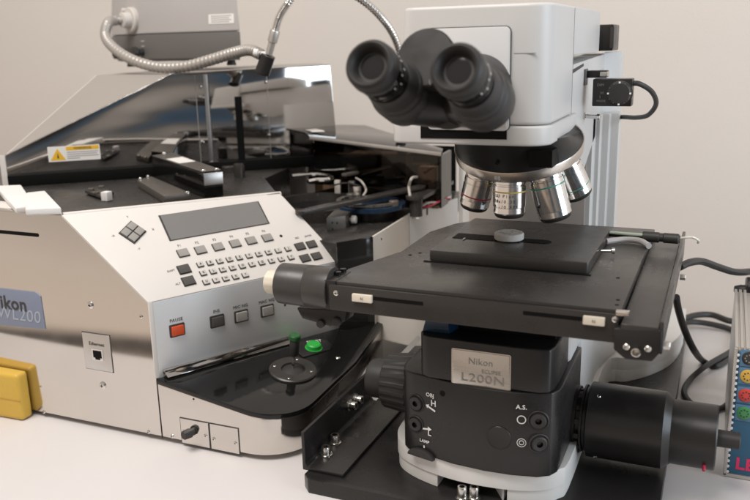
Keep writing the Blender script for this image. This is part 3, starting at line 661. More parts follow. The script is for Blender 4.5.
low = ins(inn, -.222, -.155, .09)
bm = BM(); prism(bm, low, .0152, .0295); prism(bm, foot, .0285, .046); obj('foot', bm, 'whitef', MS, .0025, 3)
# black lower housing with the push buttons
lowb = [(-.262, .700), (-.2610, .668), (-.2580, .655), (-.2525, .6495), (-.244, .6465), (-.205, .6372), (-.175, .635), (-.150, .6365), (-.128, .641), (-.118, .647), (-.1135, .656), (-.1125, .668), (-.1125, .765), (-.262, .765)]
bm = BM(); prism(bm, lowb, .0462, .126); lh = obj('lower_housing', bm, 'blk', MS, .0016, 3, angle=40)
upb = [(-.2395, .70), (-.2390, .651), (-.2355, .6435), (-.228, .6405), (-.19, .6395), (-.15, .6395), (-.128, .641), (-.1205, .644), (-.1175, .652), (-.1165, .67), (-.1165, .712), (-.2395, .712)]
bm = BM(); prism(bm, upb, .1262, .1665); uh = obj('upper_housing', bm, 'blk', MS, .0022, 3)
bm = BM(); prism(bm, [(-.235, .668), (-.121, .668), (-.121, .71), (-.235, .71)], .1655, .1975); obj('stage_carrier', bm, 'dark', MS)
bm = BM(); hexa(bm, [(-.2375, .650, .1667), (-.212, .650, .1667), (-.208, .667, .1667), (-.2375, .667, .1667)], [(-.233, .651, .184), (-.214, .651, .187), (-.210, .667, .189), (-.233, .667, .186)]); obj('blue_block', bm, 'blue', MS, .001)  # small dark blue block at the left of the upper housing's top
bm = BM(); prism(bm, [(-.262, .766), (-.1135, .766), (-.1135, .90), (-.10, .97), (-.10, 1.12), (-.28, 1.12), (-.28, .93)], .046, .150); prism(bm, [(-.258, .714), (-.1150, .714), (-.1150, .90), (-.258, .90)], .1265, .196); obj('pedestal', bm, 'white', MS, .006, 3)
# name plate
c = (at(449, 353, y=.6395) + at(508, 386, y=.6395))/2 + V((0, 0, .0))
exx = V((1, -.012, 0)).normalized()
bm = BM(); face_slab(bm, V((-.1795, .6393, c.z)), (1, 0, 0), up, rrect(.0515, .0325, .0015), .0013, 0.); npz = obj('nameplate', bm, 'plate', uh, .0004)
bm = BM(); face_slab(bm, V((-.1795, .6393, c.z)), (1, 0, 0), up, rrect(.0535, .0345, .002), .0005, 0.); obj('nameplate_rim', bm, 'chrome', npz)
text('lettering', 'Nikon', (-.1795, .6380, c.z + .0072), (1, 0, 0), up, .0085, 'plateink', npz, 'CENTER')
text('lettering', 'ECLIPSE', (-.1700, .6380, c.z - .0010), (1, 0, 0), up, .0048, 'plateink', npz, 'CENTER')
text('lettering', 'L200N', (-.1775, .6380, c.z - .0086), (1, 0, 0), up, .0108, 'plateink', npz, 'CENTER', squash=1.3)
# buttons and lettering on the curved front: position by x on the front outline
def frontp(x, z):
    for (x0, y0), (x1, y1) in zip(lowb[:12], lowb[1:13]):
        if x0 <= x <= x1:
            f = (x - x0)/(x1 - x0 + 1e-9); t = V((x1 - x0, y1 - y0, 0)).normalized(); return V((x, y0 + f*(y1 - y0), z)), V((t.y, -t.x, 0)), t
def fz(px, py):
    p = at(px, py, y=.645)
    for _ in range(4):
        q = frontp(min(max(p.x, -.2600), -.1140), 0)[0]; p = at(px, py, y=q.y)
    return frontp(p.x, p.z)
for px, py, r in ((416.5, 403, .0068), (416, 424, .0068), (538.5, 420.5, .0072), (539, 443.5, .0072)):
    p, n, t = fz(px, py)
    bm = BM(); lathe(bm, p - n*.002, n, [(0, r*1.28), (.0026, r*1.28), (.0032, r*1.18), (.0028, r*1.05), (.0024, r), (.0046, r*.95), (.0052, r*.8), (.0047, r*.4)], 32, closed=False); obj('push_button', bm, 'rubber', lh)
p, n, t = fz(442.5, 393.5); bm = BM(); lathe(bm, p, n, [(0, .0028), (.0003, .0028)], 20); obj('knob_hole', bm, 'dark', lh)
p, n, t = fz(499, 437.5); bm = BM(); lathe(bm, p - n*.001, n, [(0, .0108), (.0016, .0108), (.0020, .0104), (.0018, .0098)], 40); obj('cover_cap', bm, 'blk', lh)
for s, px, py, sz in (('OBJ', 430.5, 395, .0052), ('H', 434, 403.5, .0082), ('L', 430, 433, .0080), ('LAMP', 425, 441, .0042), ('A.S.', 521.5, 407, .0058)):
    p, n, t = fz(px, py); text('lettering', s, p + n*.0006, t, up, sz, 'inkw', lh, 'CENTER', bold=.012)
for px, py, q in ((431, 408, .55), (427.5, 427.5, .15)):
    p, n, t = fz(px, py); bm = BM()
    s = 1 if py < 420 else -1
    o2 = [(-.0052, .0022), (-.0015, .0034), (-.0022, .0018), (.0052, -.0012), (.0046, -.0028), (-.0030, .0004), (-.0036, -.0008)]
    if s < 0: o2 = [(-.0052, -.0014), (.0010, -.0004), (.0008, .0014), (.0050, -.0006), (.0014, -.0032), (.0014, -.0018), (-.0050, -.0030)]
    a_ = t; b_ = up
    face_slab(bm, p + n*.0006, a_, b_, o2[::-1] if s > 0 else o2[::-1], .0002, .0); obj('arrow_mark', bm, 'inkw', lh)
p, n, t = fz(424.5, 446.5); bm = BM(); face_slab(bm, p + n*.0006, t, up, [(-.0007, -.0012), (.0007, -.0012), (.0007, .0012), (-.0007, .0012)], .0002); obj('lamp_mark', bm, 'inkw', lh)
def ringmark(p, n, r0, r1, nm='ring_mark'):
    bm = BM(); lathe(bm, p + n*.0006, n, [(0, r0), (0, r1), (.0002, r1), (.0002, r0), (0, r0)], 32, closed=False); obj(nm, bm, 'inkw', lh)
p, n, t = fz(521.5, 419.5); ringmark(p, n, .0032, .0040)
p, n, t = fz(521.5, 442.5); ringmark(p, n, .0036, .0041); ringmark(p, n, .0017, .0022)
# oval slider at the lower left edge
p, n, t = fz(422, 452); bm = BM(); o2 = [(x*1.0, y) for x, y in arc(0, 0, .0145, 0, 180, 14, .0085)]
face_slab(bm, p + n*.0 - up*.0045, t, up, o2, .005, -.001); obj('lamp_slider', bm, 'rubber', lh, .0012)
# focus knob on the left
KY, KZ = .725, .083
def rip(j, k): return 1 + (.035 if (k % 6) < 3 else -.0) if j in KR else 1
KR = (3, 4)
c0 = V((-.258, KY, KZ - .004))
bm = BM(); lathe(bm, c0, (-1, 0, 0), [(0, .034), (.010, .034), (.011, .033), (.011, .031), (.016, .031)], 56); fk = obj('focus_collar', bm, 'blk', MS)
KR = (1, 2)
bm = BM(); lathe(bm, c0 + V((-.0155, 0, 0)), (-1, 0, 0), [(0, .030), (.001, .0305), (.0285, .0275), (.030, .0262), (.0302, .021)], 120, ripple=rip); obj('focus_knob', bm, 'rubber', fk)
bm = BM(); lathe(bm, c0 + V((-.045, 0, 0)), (-1, 0, 0), [(0, .0205), (.014, .0205), (.0185, .0195), (.0205, .0165), (.0210, .004)], 56); obj('fine_knob', bm, 'rubber', fk)
# grey flat bar behind the knob
bm = BM(); a, b = at(389, 369, y=.79), at(419, 338, y=.84); tube(bm, [a, b], .0042, 4, smooth=False); obj('stop_bar', bm, 'alu', MS)
# lamp housing on the right
LYc, LZc = .745, .0605
c0 = V((-.1135, LYc, LZc))
bm = BM(); lathe(bm, c0, (1, 0, 0), [(0, .0305), (.004, .0305), (.0045, .028), (.008, .028), (.0085, .0325), (.0105, .0325), (.011, .0305), (.0145, .0305)], 64); lc_ = obj('lamp_collar', bm, 'blk', MS)
for k in range(14):
    a = 2*math.pi*k/14; q = c0 + V((.0065, math.cos(a)*.0283, math.sin(a)*.0283)); bm = BM()
    obox(bm, q - V((.002, .0022, .0022)), (.004, 0, 0), V((0, -math.sin(a), math.cos(a)))*.0045, V((0, math.cos(a), math.sin(a)))*.0028); obj('rib', bm, 'rubber', lc_)
bm = BM(); lathe(bm, c0 + V((.014, 0, 0)), (1, 0, 0), [(0, .0345), (.001, .0362), (.069, .0362), (.0755, .0308), (.076, .0308)], 80); lhz = obj('lamp_house', bm, 'blk', MS)
bm = BM(); lathe(bm, c0 + V((.0888, 0, 0)), (1, 0, 0), [(0, .0300), (.039, .0300), (.0402, .0290), (.0404, .010)], 80); obj('lamp_socket', bm, 'blk', lhz)
bm = BM(); lathe(bm, c0 + V((.128, 0, .0)), (1, 0, 0), [(0, .0080), (.020, .0078), (.021, .0065)], 32); obj('cable_boot', bm, 'rubber', lhz)
for a in (118, 232):
    d_ = V((0, math.cos(R(a)), math.sin(R(a)))); screw(lhz, c0 + V((.024, 0, 0)) + d_*.036, d_, .0018, .0012, 'chrome')
bm = BM(); lathe(bm, c0 + V((.120, -.024, -.017)), (0, -1, -.6), [(0, .0016), (.006, .0014)], 12); obj('red_screw', bm, 'redpaint', lhz)

# column and arm
colp = [(-.284, .925), (-.134, .925), (-.134, .944), (-.1290, .944), (-.1290, .962), (-.1310, .963), (-.1310, .973), (-.123, .973), (-.123, .986), (-.1135, .986), (-.1135, 1.008), (-.14, 1.012), (-.14, 1.13), (-.30, 1.13), (-.30, .96)]
bm = BM(); prism(bm, colp, .046, .335); obj('column', bm, 'white', MS, .0012)
bm = BM(); box(bm, (-.276, .9235, .17), (-.1395, .9255, .3335)); obj('column_front', bm, 'colfront', MS, .0006)  # thin grey-beige sheet laid over the front of the white column
def ap(px, py): return at(px, py, x=-.134)
q1 = at(624, 51, y=1.05)
XA = q1.x
# side cheek of the arm, as a solid reaching across
sidez = lambda y: 0
armpts = [(-.134, .765, .3965), (-.134, .765, .352), (-.134, .735, .3245), (-.134, .80, .300), (-.134, .875, .2845), (-.134, .93, .305), (-.116, 1.05, .315), (-.1065, 1.07, .330), (-.1065, 1.07, .402)]
bm = BM(); slab(bm, [V((-.134, .7690, .330)), V((-.134, .80, .318)), V((-.134, .872, .2845)), V((-.134, 1.0, .334)), V((-.134, 1.03, .334)), V((-.134, 1.03, .4035)), V((-.134, .7690, .3965))], (-.115, 0, 0)); obj('arm', bm, 'white', MS, .0012)
bm = BM(); slab(bm, [V((-.1345, .99, .290)), V((-.1175, 1.012, .290)), V((-.1175, 1.012, .4045)), V((-.1345, .99, .4045))], (0, .025, 0)); obj('arm_cheek', bm, 'white', MS, .001)
a1, a2 = ap(585, 60), ap(618, 53)
bm = BM(); slab(bm, [V((-.134, .775, .3920)), V((-.134, .775, .3885)), V((-.134, .84, .3935)), V((-.134, .84, .3960))], (.0006, 0, 0)); obj('arm_seam', bm, 'inkd', MS)
bm = BM(); slab(bm, [V((-.134, .925, .348)), V((-.134, .985, .352)), V((-.134, .985, .386)), V((-.134, .925, .384))], (.0008, 0, 0)); obj('side_plate', bm, 'white', MS, .0003)
# head body (trinocular), taller than the frame
def head_outline(grow=0., y0=.66, yb=.768):
    x0, x1 = -.2575 - grow, -.1315 + grow
    y0 = y0 - grow
    return [(x0, yb), (x0, y0 + .012)] + arc(x0 + .012, y0 + .012, .012, 180, 270, 5)[1:] + arc(x1 - .020, y0 + .020, .020, -90, 0, 8) + [(x1, yb)]
bm = BM(); oa, ob_ = head_outline(yb=.768), head_outline(yb=.768); hexa(bm, [((x - .0075 if x < -.2 else x), y, .3525) for x, y in oa], [(x, y, .4485) for x, y in ob_]); hd = obj('head', bm, 'white', MS, .0028, 3, angle=40)
bm = BM(); prism(bm, [((x - .0115 if x < -.2 else x), y) for x, y in head_outline(.0006, yb=.795)], .3350, .3516); obj('head_base', bm, 'white', MS, .0022, 3, angle=40)
bm = BM(); prism(bm, [((x - .0075 if x < -.2 else x), y) for x, y in head_outline(-.002)], .3510, .3530); obj('head_seam', bm, 'ink', MS)
HY = .66
def hf(px, py, d=0.): return at(px, py, y=HY + d)
a, b, c_, d_ = hf(421, 125.5), hf(507, 127), hf(507, 139.5), hf(421, 138)
bm = BM(); slab(bm, [a, d_, c_, b], (0, -.0012, 0)); obj('recess_shade', bm, 'dark', hd)  # black strip standing proud, painted as the shade of a recessed gap
bm = BM(); prism(bm, [(-.2575, .7685), (-.1319, .7685), (-.1319, .93), (-.2575, .93)], .4055, .4485); obj('rear_head', bm, 'white', MS, .002)
# bright recessed plate with dark gasket
pl4 = [hf(428, 28.5), hf(511.5, 28.5), hf(508.5, 129), hf(428, 129)]
pcn = sum(pl4, V())/4; wpl = pl4[1].x - pl4[0].x; hpl = pl4[0].z - pl4[3].z
bm = BM(); face_slab(bm, V((pcn.x, HY, pcn.z)), (1, 0, 0), up, rrect(wpl + .0014, hpl + .0014, .005), .0012); gs = obj('gasket', bm, 'inkd', hd, .0003)
bm = BM(); face_slab(bm, V((pcn.x, HY, pcn.z)), (1, 0, 0), up, rrect(wpl, hpl, .0045), .0026); obj('face_plate', bm, 'white2', hd, .0008)
p = hf(470, 122); bm = BM(); box(bm, (-.232, HY - .0036, p.z - .004), (-.165, HY - .0026, p.z + .0055)); obj('beige_strip', bm, 'beige', hd, .0006)  # thin beige strip across the lower part of the face plate
# hairline seam on the right of the front
bm = BM(); z_ = hf(530, 53).z; x0, x1 = hf(514, 53).x, hf(541, 53).x; box(bm, (x0, HY - .0002, z_ - .0003), (x1 - .004, HY + .001, z_ + .0003)); obj('front_seam', bm, 'ink', hd)
bm = BM(); slab(bm, [V((-.1317, .7672, .3525)), V((-.1317, .7678, .3525)), V((-.1317, .7678, .447)), V((-.1317, .7672, .447))], (.0003, 0, 0)); obj('side_seam', bm, 'ink', hd)
# black unit behind the head
bm = BM(); a, b = at(599, 51, y=.95), at(614, 24, y=.95); box(bm, (-.160, .95, a.z), (b.x, 1.0, b.z)); ru = obj('rear_unit', bm, 'blk', MS, .002)
bm = BM(); box(bm, (b.x - .0035, .9490, a.z + .003), (b.x + .0006, .9498, b.z - .003)); obj('front_strip', bm, 'anod', ru)

# binocular tube
EL, ER = at(369, 64, y=.5), at(456, 68, y=.5)
EK = .92
td_ = V((0, math.cos(R(21)), -math.sin(R(21))))
def eyep(P, nm='eyepiece'):
    bm = BM(); lathe(bm, P, td_, [(.0065, .0005), (.0062, .0100), (.0030, .0112), (-.0004, .0128), (-.0016, .0146), (-.0008, .0162), (.0015, .0174), (.0085, .0180), (.0105, .0176), (.0112, .0168), (.0125, .0168)], 64, closed=False)
    e = obj(nm, bm, 'rubber', MS, angle=60)
    bm = BM(); lathe(bm, P + td_*.0028, td_, [(.003, .0003), (.0030, .004), (.0033, .0075), (.0036, .0098), (.005, .0098)], 48); obj('eye_lens', bm, 'lens', e)
    bm = BM(); lathe(bm, P + td_*.012, td_, [(0, .0166), (.001, .0173), (.012, .0173), (.0128, .0168), (.016, .0168), (.0165, .0162), (.022, .0162)], 64); obj('dioptre_ring', bm, 'gloss', e)
    for k in range(7):
        a = R(-40 + 17*k) ; d, u, w = frame(td_); q = P + td_*(.0205 if k % 2 else .0175) + (u*math.cos(a) + w*math.sin(a))*.01732
        nn = (u*math.cos(a) + w*math.sin(a)); tt = td_.cross(nn)
        bm = BM(); obox(bm, q - tt*.0004 - td_*.0012 - nn*.0004, tt*.0009, td_*.0024, nn*.0006); obj('scale_mark', bm, 'inkw', e)
    return e
e1p = eyep(EL); e2p = eyep(ER)
def barrel(P, last=.0218):
    bm = BM(); lathe(bm, P + td_*.032, td_, [(0, .0170), (.002, .0178), (.0035, .0182), (.014, .0190), (.0150, .0200), (.020, .0206), (.0215, last - .0015), (.0235, last), (.042, last), (.0445, last - .0015), (.045, .012)], 72); return obj('eye_tube', bm, 'rubber', MS, angle=40)
barrel(EL); barrel(ER)
TL, TR = EL + td_*.068, ER + td_*.068
MC = (TL + TR)/2
bm = BM(); hull(bm, [(TL + td_*.0, .0212), (TL + V((.012, .018, -.002)), .021), (MC + V((-.004, .025, -.006)), .019)]); obj('left_prism_housing', bm, 'blk', MS, angle=60)
bm = BM(); hull(bm, [(TR + td_*.0, .0205), (TR + V((-.008, .018, -.001)), .020), (MC + V((.004, .025, -.004)), .019)]); obj('right_prism_housing', bm, 'blk', MS, angle=60)
hp = at(425, 57, y=.555)
bm = BM(); lathe(bm, hp, td_, [(0, .0205), (.001, .0216), (.014, .0216), (.0145, .0200), (.05, .0200)], 72); hb = obj('hinge_hub', bm, 'blk', MS)
for k in range(9):
    a = R(196 + 7*k); d, u, w = frame(td_); nn = u*-math.cos(a) + w*math.sin(a); q = hp + nn*.0175
    bm = BM(); obox(bm, q - td_*.0003, nn*.0028*(1.4 if k % 4 == 0 else 1), td_.cross(nn)*.0004, td_*.0006); obj('scale_mark', bm, 'ink', hb)
bm = BM(); cyl(bm, MC + V((0, .010, .0)), V((MC.x, HY - .001, MC.z + .002)), .024, .027, 56); obj('tube_neck', bm, 'blk', MS)

# nosepiece
tn = R(21); na = V((0, math.sin(tn), -math.cos(tn)))
NC = V((-.1775, .758, .3175))
bm = BM(); n_ = 96; rr_ = []
_d, _u, _w = frame(na)
for f_ in (0, .08, .5, 1.):
    row = []
    for k in range(n_):
        a = 2*math.pi*k/n_; q = NC - na*.0105 + (_u*math.cos(a) + _w*math.sin(a))*(.0600 if f_ == 0 else .0590)
        tp = V((q.x*.90 - .1775*.10, .728 + (q.y - .758)*.93, .3375)); g_ = 0 if f_ < .05 else f_
        row.append(bm.verts.new(q.lerp(tp, g_)))
    rr_.append(row)
for a, b in zip(rr_, rr_[1:]):
    for k in range(n_): bm.faces.new((a[k], a[(k+1) % n_], b[(k+1) % n_], b[k]))
bm.faces.new(rr_[0][::-1]); bm.faces.new(rr_[-1]); obj('turret', bm, 'blk', MS)
bm = BM(); lathe(bm, NC, na, [(-.0108, .0602), (-.010, .0606), (-.0015, .0598), (0, .0585), (.0005, .0545), (.0005, .010)], 96); nr = obj('turret_ring', bm, 'nickel', MS)
ub = V((0, math.cos(tn), math.sin(tn))); ur = V((1, 0, 0))
for deg, s in ((-4, '88'), (78, '88')):
    pass
def nose_dir(phi):
    u = -ub*math.cos(R(phi)) + ur*math.sin(R(phi)); return u
u = nose_dir(-5); q = NC - na*.0058 + u*.0606; text('lettering', '88', q, na.cross(u)*-1 if na.cross(u).x < 0 else na.cross(u), -na, .0055, 'inkw', nr, 'CENTER', bold=.02)
# slot in the front of the turret
p = at(529, 150, y=.686); p2 = at(552, 168, y=.686)
bm = BM(); box(bm, (p.x, .6855, p2.z), (p2.x, .73, p.z)); obj('slider_slot', bm, 'dark', MS)
p = at(497, 163, y=.688); bm = BM(); lathe(bm, p, (0, -1, 0), [(-.004, .0016), (.0004, .0016)], 12); obj('grub_hole', bm, 'dark', MS)
def objective(phi, L, r, bands):
    u = nose_dir(phi); p = NC + u*.0405; d = (na*math.cos(tn) + u*math.sin(tn)).normalized()
    bm = BM(); lathe(bm, p - d*.002, d, [(0, r*.82), (.005, r*.82), (.0055, r*.98), (.011, r), (.0115, r*.955), (.0125, r*.955), (.013, r), (.0175, r), (.0177, r*.985), (.0185, r*.985), (.0187, r), (L - .0095, r), (L - .009, r*.955), (L - .004, r*.97), (L - .0022, r*.9)], 56)
    o = obj('objective', bm, 'chrome', MS, angle=30)
    bm = BM(); lathe(bm, p + d*(L - .0045), d, [(0, r*.93), (.002, r*.88), (.0032, r*.78), (.0034, r*.5), (.0022, r*.42)], 48); obj('front_cap', bm, 'rubber', o)
    for t_, w_, m in bands:
        bm = BM(); lathe(bm, p + d*t_, d, [(0, r*1.003), (w_, r*1.003)], 56, closed=False); obj('colour_band', bm, m, o)
    return o, p, d
O1 = objective(-42, .044, .0145, ((.028, .0012, 'redpaint'),))
O2 = objective(1, .042, .0149, ((.0155, .0013, 'yelpaint'),))
O3 = objective(45, .051, .0158, ((.0155, .0014, 'grnpaint'),))
O4 = objective(83, .046, .0148, ((.032, .0008, 'grnpaint'),))
O5 = objective(172, .050, .0135, ())
O6 = objective(225, .043, .0135, ())
o, p, d = O2
# engraved lines of the working objective, wrapped as short tick blocks
for row, s in ((.0195, 'LU Plan'), (.0245, '10x/0.30'), (.0295, 'A -/0 EPI')):
    for i, ch in enumerate(s):
        a = R(-44 + 10.5*i + (1 if row == .0195 else 0)*6); nn = V((math.sin(a), -math.cos(a), 0))
        if ch != ' ': text('lettering', ch, p + d*row + nn*.01495, V((math.cos(a), math.sin(a), 0)), up, .0042, 'inkd', o, 'CENTER', depth=.00008, lift=.0001)

# stage
SY = .600
st = [(-.2985, SY), (-.0605, SY), (-.0595, .90), (-.245, .90)]
lft = [at(441, 225, z=.222), at(437, 231, z=.222), at(430, 231.5, z=.222), at(402, 251, z=.222)]
stp = [(-.2985, SY + .0005), (-.0605, SY + .0005), (-.0595, .885), (-.257, .885), (-.257, .868), (-.270, .850)] + [(lft[2].x, lft[2].y), (lft[3].x, lft[3].y), (-.3050, .640)]
bm = BM(); prism(bm, stp, .2085, .222); sg = obj('stage', bm, 'anod', MS, .0008)
bm = BM(); prism(bm, [(-.292, SY + .004), (-.066, SY + .004), (-.066, .88), (-.262, .88), (-.29, .75)], .1975, .208); obj('stage_base', bm, 'anod', MS, .0008)
# front rail with two grooves
bm = BM(); box(bm, (-.3035, SY - .0035, .1965), (-.0615, SY, .2195)); rl = obj('front_rail', bm, 'anod', MS, .0012)
fy = SY - .0035
def fs_(px, py): return at(px, py, y=fy)
for x0, x1, py, px in ((366, 423, 300.5, 395), (523, 590, 316, 555)):
    a, b = fs_(x0, py), fs_(x1, py); z_ = fs_(px, py).z
    bm = BM(); box(bm, (a.x, fy - .0002, z_ - .0018), (b.x, fy + .001, z_ + .0014)); obj('groove', bm, 'dark', rl)
for a_, b_ in (((353, 293.5), (373, 302)), ((583.5, 315.5), (605, 325))):
    p, q = fs_(*a_), fs_(*b_)
    bm = BM(); face_slab(bm, V(((p.x + q.x)/2, fy, (p.z + q.z)/2)), (1, 0, 0), up, rrect(q.x - p.x, .0068, .0007), .0030); o = obj('catch_button', bm, 'cream', rl, .0006)
    text('lettering', 'N', V(((p.x + q.x)/2, fy - .003, (p.z + q.z)/2)), (1, 0, 0), up, .0035, 'ink', o, 'CENTER')
for px, py in ((336, 293), (615, 319.5)): screw(rl, fs_(px, py), (0, -1, 0), .0024, .0010, 'chrome')
bm = BM(); a = fs_(620, 313); box(bm, (a.x - .003, fy - .001, a.z - .0022), (a.x + .007, fy + .002, a.z + .0022)); obj('steel_pin', bm, 'chrome', rl, .0006)
for px, py in ((618, 300), (617, 305), (618, 278), (410, 255), (420, 253)):
    p = at(px, py, z=.222); bm = BM(); lathe(bm, p, (0, 0, 1), [(0, .0016), (.0003, .0016)], 12); obj('tapped_hole', bm, 'dark', sg)
# right-hand slide
bm = BM(); prism(bm, [(-.0592, SY - .012), (-.0325, SY - .012), (-.0325, .880), (-.036, .895), (-.045, .900), (-.0592, .900)], .1960, .2155); rs = obj('side_slide', bm, 'anod', MS, .0012)
bm = BM(); box(bm, (-.0322, SY - .010, .1945), (-.0292, .895, .2195)); obj('side_strip', bm, 'anod', rs, .0008)
bm = BM(); box(bm, (-.0327, SY + .02, .2158), (-.0320, .86, .2175)); obj('strip_groove', bm, 'dark', rs)
ecy = SY - .013
p1 = [at(*p, y=ecy) for p in ((613.5, 329), (613.5, 350), (625, 359.5), (652, 362), (661, 352), (662, 331))]
p1 = [V((p.x, ecy, p.z)) for p in p1]
bm = BM(); slab(bm, p1, (0, .010, 0)); ec_ = obj('end_cap', bm, 'blk', MS, .0012)
for px, py, r in ((626.5, 346.5, .0024), (636.5, 350.5, .0034), (648, 348.5, .0024)):
    bm = BM(); p = at(px, py, y=ecy); lathe(bm, p, (0, -1, 0), [(0, r), (.0012 if r < .003 else .005, r), (.0016 if r < .003 else .0054, r*.8), (.0010, r*.4)], 20); obj('screw', bm, 'bolt', ec_)
for px, py in ((684, 345), (681, 277)):
    p = at(px - 20 if py > 300 else px, py, x=-.0290); bm = BM(); lathe(bm, p, (1, 0, 0), [(-.001, .0032), (.004, .0032), (.0045, .0025)], 6); obj('hex_bolt', bm, 'alu', rs)
# motor drum on the left end
DZ = .2105; DY = .6145
bm = BM(); lathe(bm, V((-.3605, DY, DZ)), (1, 0, 0), [(0, .0165), (.0012, .0186), (.029, .0190), (.0295, .0187), (.030, .0190), (.053, .0190), (.0535, .0160)], 80); dr = obj('motor_drum', bm, 'anodx', MS)
bm = BM(); lathe(bm, V((-.3745, DY, DZ)), (1, 0, 0), [(0, .0092), (.0012, .0106), (.013, .0106), (.015, .010)], 40, ripple=lambda j, k: 1 + .03*((k % 4) < 2)*(j in (1, 2))); obj('drum_knob', bm, 'cream', dr)
bm = BM(); prism(bm, [(-.309, SY - .001), (-.298, SY - .001), (-.298, .632), (-.309, .632)], .1965, .2225); obj('drum_mount', bm, 'blk', dr, .001)
q = [at(296, 308, y=.615), at(302, 319, y=.615), at(330, 327, y=.615), at(345, 322, y=.615), at(347, 311, y=.615)]
bm = BM(); slab(bm, q, (0, .02, 0)); ml = obj('motor_bracket', bm, 'blk', dr, .002)
for px, py, r in ((322, 323, .0038), (338, 321, .0044)):
    p = at(px, py, y=.617); bm = BM(); lathe(bm, p, (0, -1, 0), [(0, r), (.004, r), (.005, r*.7)], 24); obj('terminal', bm, 'rubber', ml)
for px, py, z in ((343, 272, .2225), (338, 275, .2225)):
    p = at(px, py, z=z); bm = BM(); lathe(bm, p, (0, 0, 1), [(0, .003), (.003, .003), (.0035, .002)], 16); obj('terminal', bm, 'gloss', dr)
# raised specimen platform with its slot
pf = [at(429, 262.6, z=.2222), at(588, 272.5, z=.2222)]
ZP = .2326
a0, a1 = at(425.5, 252.2, z=ZP), at(590.4, 260.6, z=ZP); b0, b1 = at(474, 219.8, z=ZP), at(614, 226, z=ZP)
yF = (a0.y + a1.y)/2; yB = (b0.y + b1.y)/2; xL = a0.x; xR = a1.x
def rr(x0, x1, y0, y1, r): return [(x + (x0+x1)/2, y + (y0+y1)/2) for x, y in rrect(x1-x0, y1-y0, r)]
bm = BM(); prism(bm, rr(xL, xR, yF, yB, .004), .2222, ZP); pt = obj('specimen_platform', bm, 'anod', MS, .0012)
bm = BM(); box(bm, (xL - .004, yF - .0035, .2221), (xR + .0025, yF, .2226)); obj('platform_groove', bm, 'dark', pt)
s0, s1 = at(455, 236, z=ZP), at(534, 239, z=ZP)
bm = BM(); prism(bm, [(s0.x, s0.y - .009), (-.172, s0.y - .009), (-.171, s0.y - .005)] + arc(-.150, s0.y + .002, .007, -90, 90, 8) + [(-.171, s0.y + .009), (-.172, s0.y + .012), (s0.x, s0.y + .012)], ZP + .0001, ZP + .0004); obj('slot', bm, 'dark', pt)
bm = BM(); p = at(464, 239, z=ZP + .0005); box(bm, (p.x - .0008, p.y - .003, p.z), (p.x + .0008, p.y + .003, p.z + .0006)); obj('slot_mark', bm, 'alu', pt)
p = at(604, 256, z=.222); bm = BM(); lathe(bm, V((xR + .001, p.y, .2265)), (1, 0, .1), [(0, .0016), (.009, .0016), (.010, .003), (.0125, .003), (.013, .002)], 16); obj('lock_screw', bm, 'chrome', pt)

# dimmer box on the arm with its lead
DXY = .845
a, b = at(593, 79, y=DXY), at(631, 106.5, y=DXY)
bm = BM(); box(bm, (a.x, DXY, b.z), (b.x, DXY + .020, a.z)); dm = obj('dimmer_box', bm, 'blk', MS, .0010)
c = at(620, 93, y=DXY); bm = BM(); lathe(bm, c, (0, -1, 0), [(-.001, .0122), (.0006, .0122), (.0010, .0112), (.0062, .0104), (.0070, .0096), (.0071, .004)], 56, ripple=lambda j, k: 1 + .03*((k % 4) < 2)*(j in (3, 4))); obj('dial', bm, 'rubber', dm)
for k in range(12):
    a_ = R(30*k); q = c + V((math.cos(a_)*.0106, -.0066, math.sin(a_)*.0106)); bm = BM(); box(bm, q - V((.0008, .0012, .0008)), q + V((.0008, .0006, .0008))) if k % 3 == 0 else box(bm, q - V((.0003, .0004, .0003)), q + V((.0003, .0003, .0003))); obj('dial_mark', bm, 'inkw' if k % 3 == 0 else 'ink', dm)
for px, py, s, sz in ((600.5, 85, 'DIM', .0035), (602, 93, 'H', .004), (600, 97, 'I', .004), (601, 101, 'MODE', .0030)):
    text('lettering', s, at(px, py, y=DXY), (1, 0, 0), up, sz, 'ink', dm, 'CENTER')
a, b = at(583, 71, y=.85), at(606, 78, y=.85); bm = BM(); box(bm, (-.134, .856, b.z), (b.x, .872, a.z)); ba = obj('dimmer_arm', bm, 'blk', MS, .0012)
bm = BM(); box(bm, (b.x - .007, .8555, b.z + .001), (b.x + .0006, .870, a.z - .001)); obj('clamp_tip', bm, 'alu', ba, .0008)
bm = BM(); p = at(585, 79, x=-.134); box(bm, (-.1342, p.y - .008, p.z - .006), (-.1325, p.y + .008, p.z + .010)); obj('clip', bm, 'greyd', ba)
p = at(584, 116, x=-.134); bm = BM(); lathe(bm, p, (1, -.12, -.04), [(0, .0036), (.002, .0036), (.0022, .0022), (.013, .0022), (.0135, .0030), (.0165, .0030), (.017, .0020)], 24); obj('thumb_screw', bm, 'chrome', MS)
bm = BM(); tube(bm, [at(630, 83, y=DXY + .008), at(640, 84, y=DXY + .012), at(652, 92, y=DXY + .03), at(656, 104, y=DXY + .06), at(648, 115, y=DXY + .09), at(636, 117.5, y=DXY + .12), at(624, 117, y=DXY + .15), at(606, 117, y=1.03)], .0026, 12); obj('dimmer_lead', bm, 'rubber', MS)

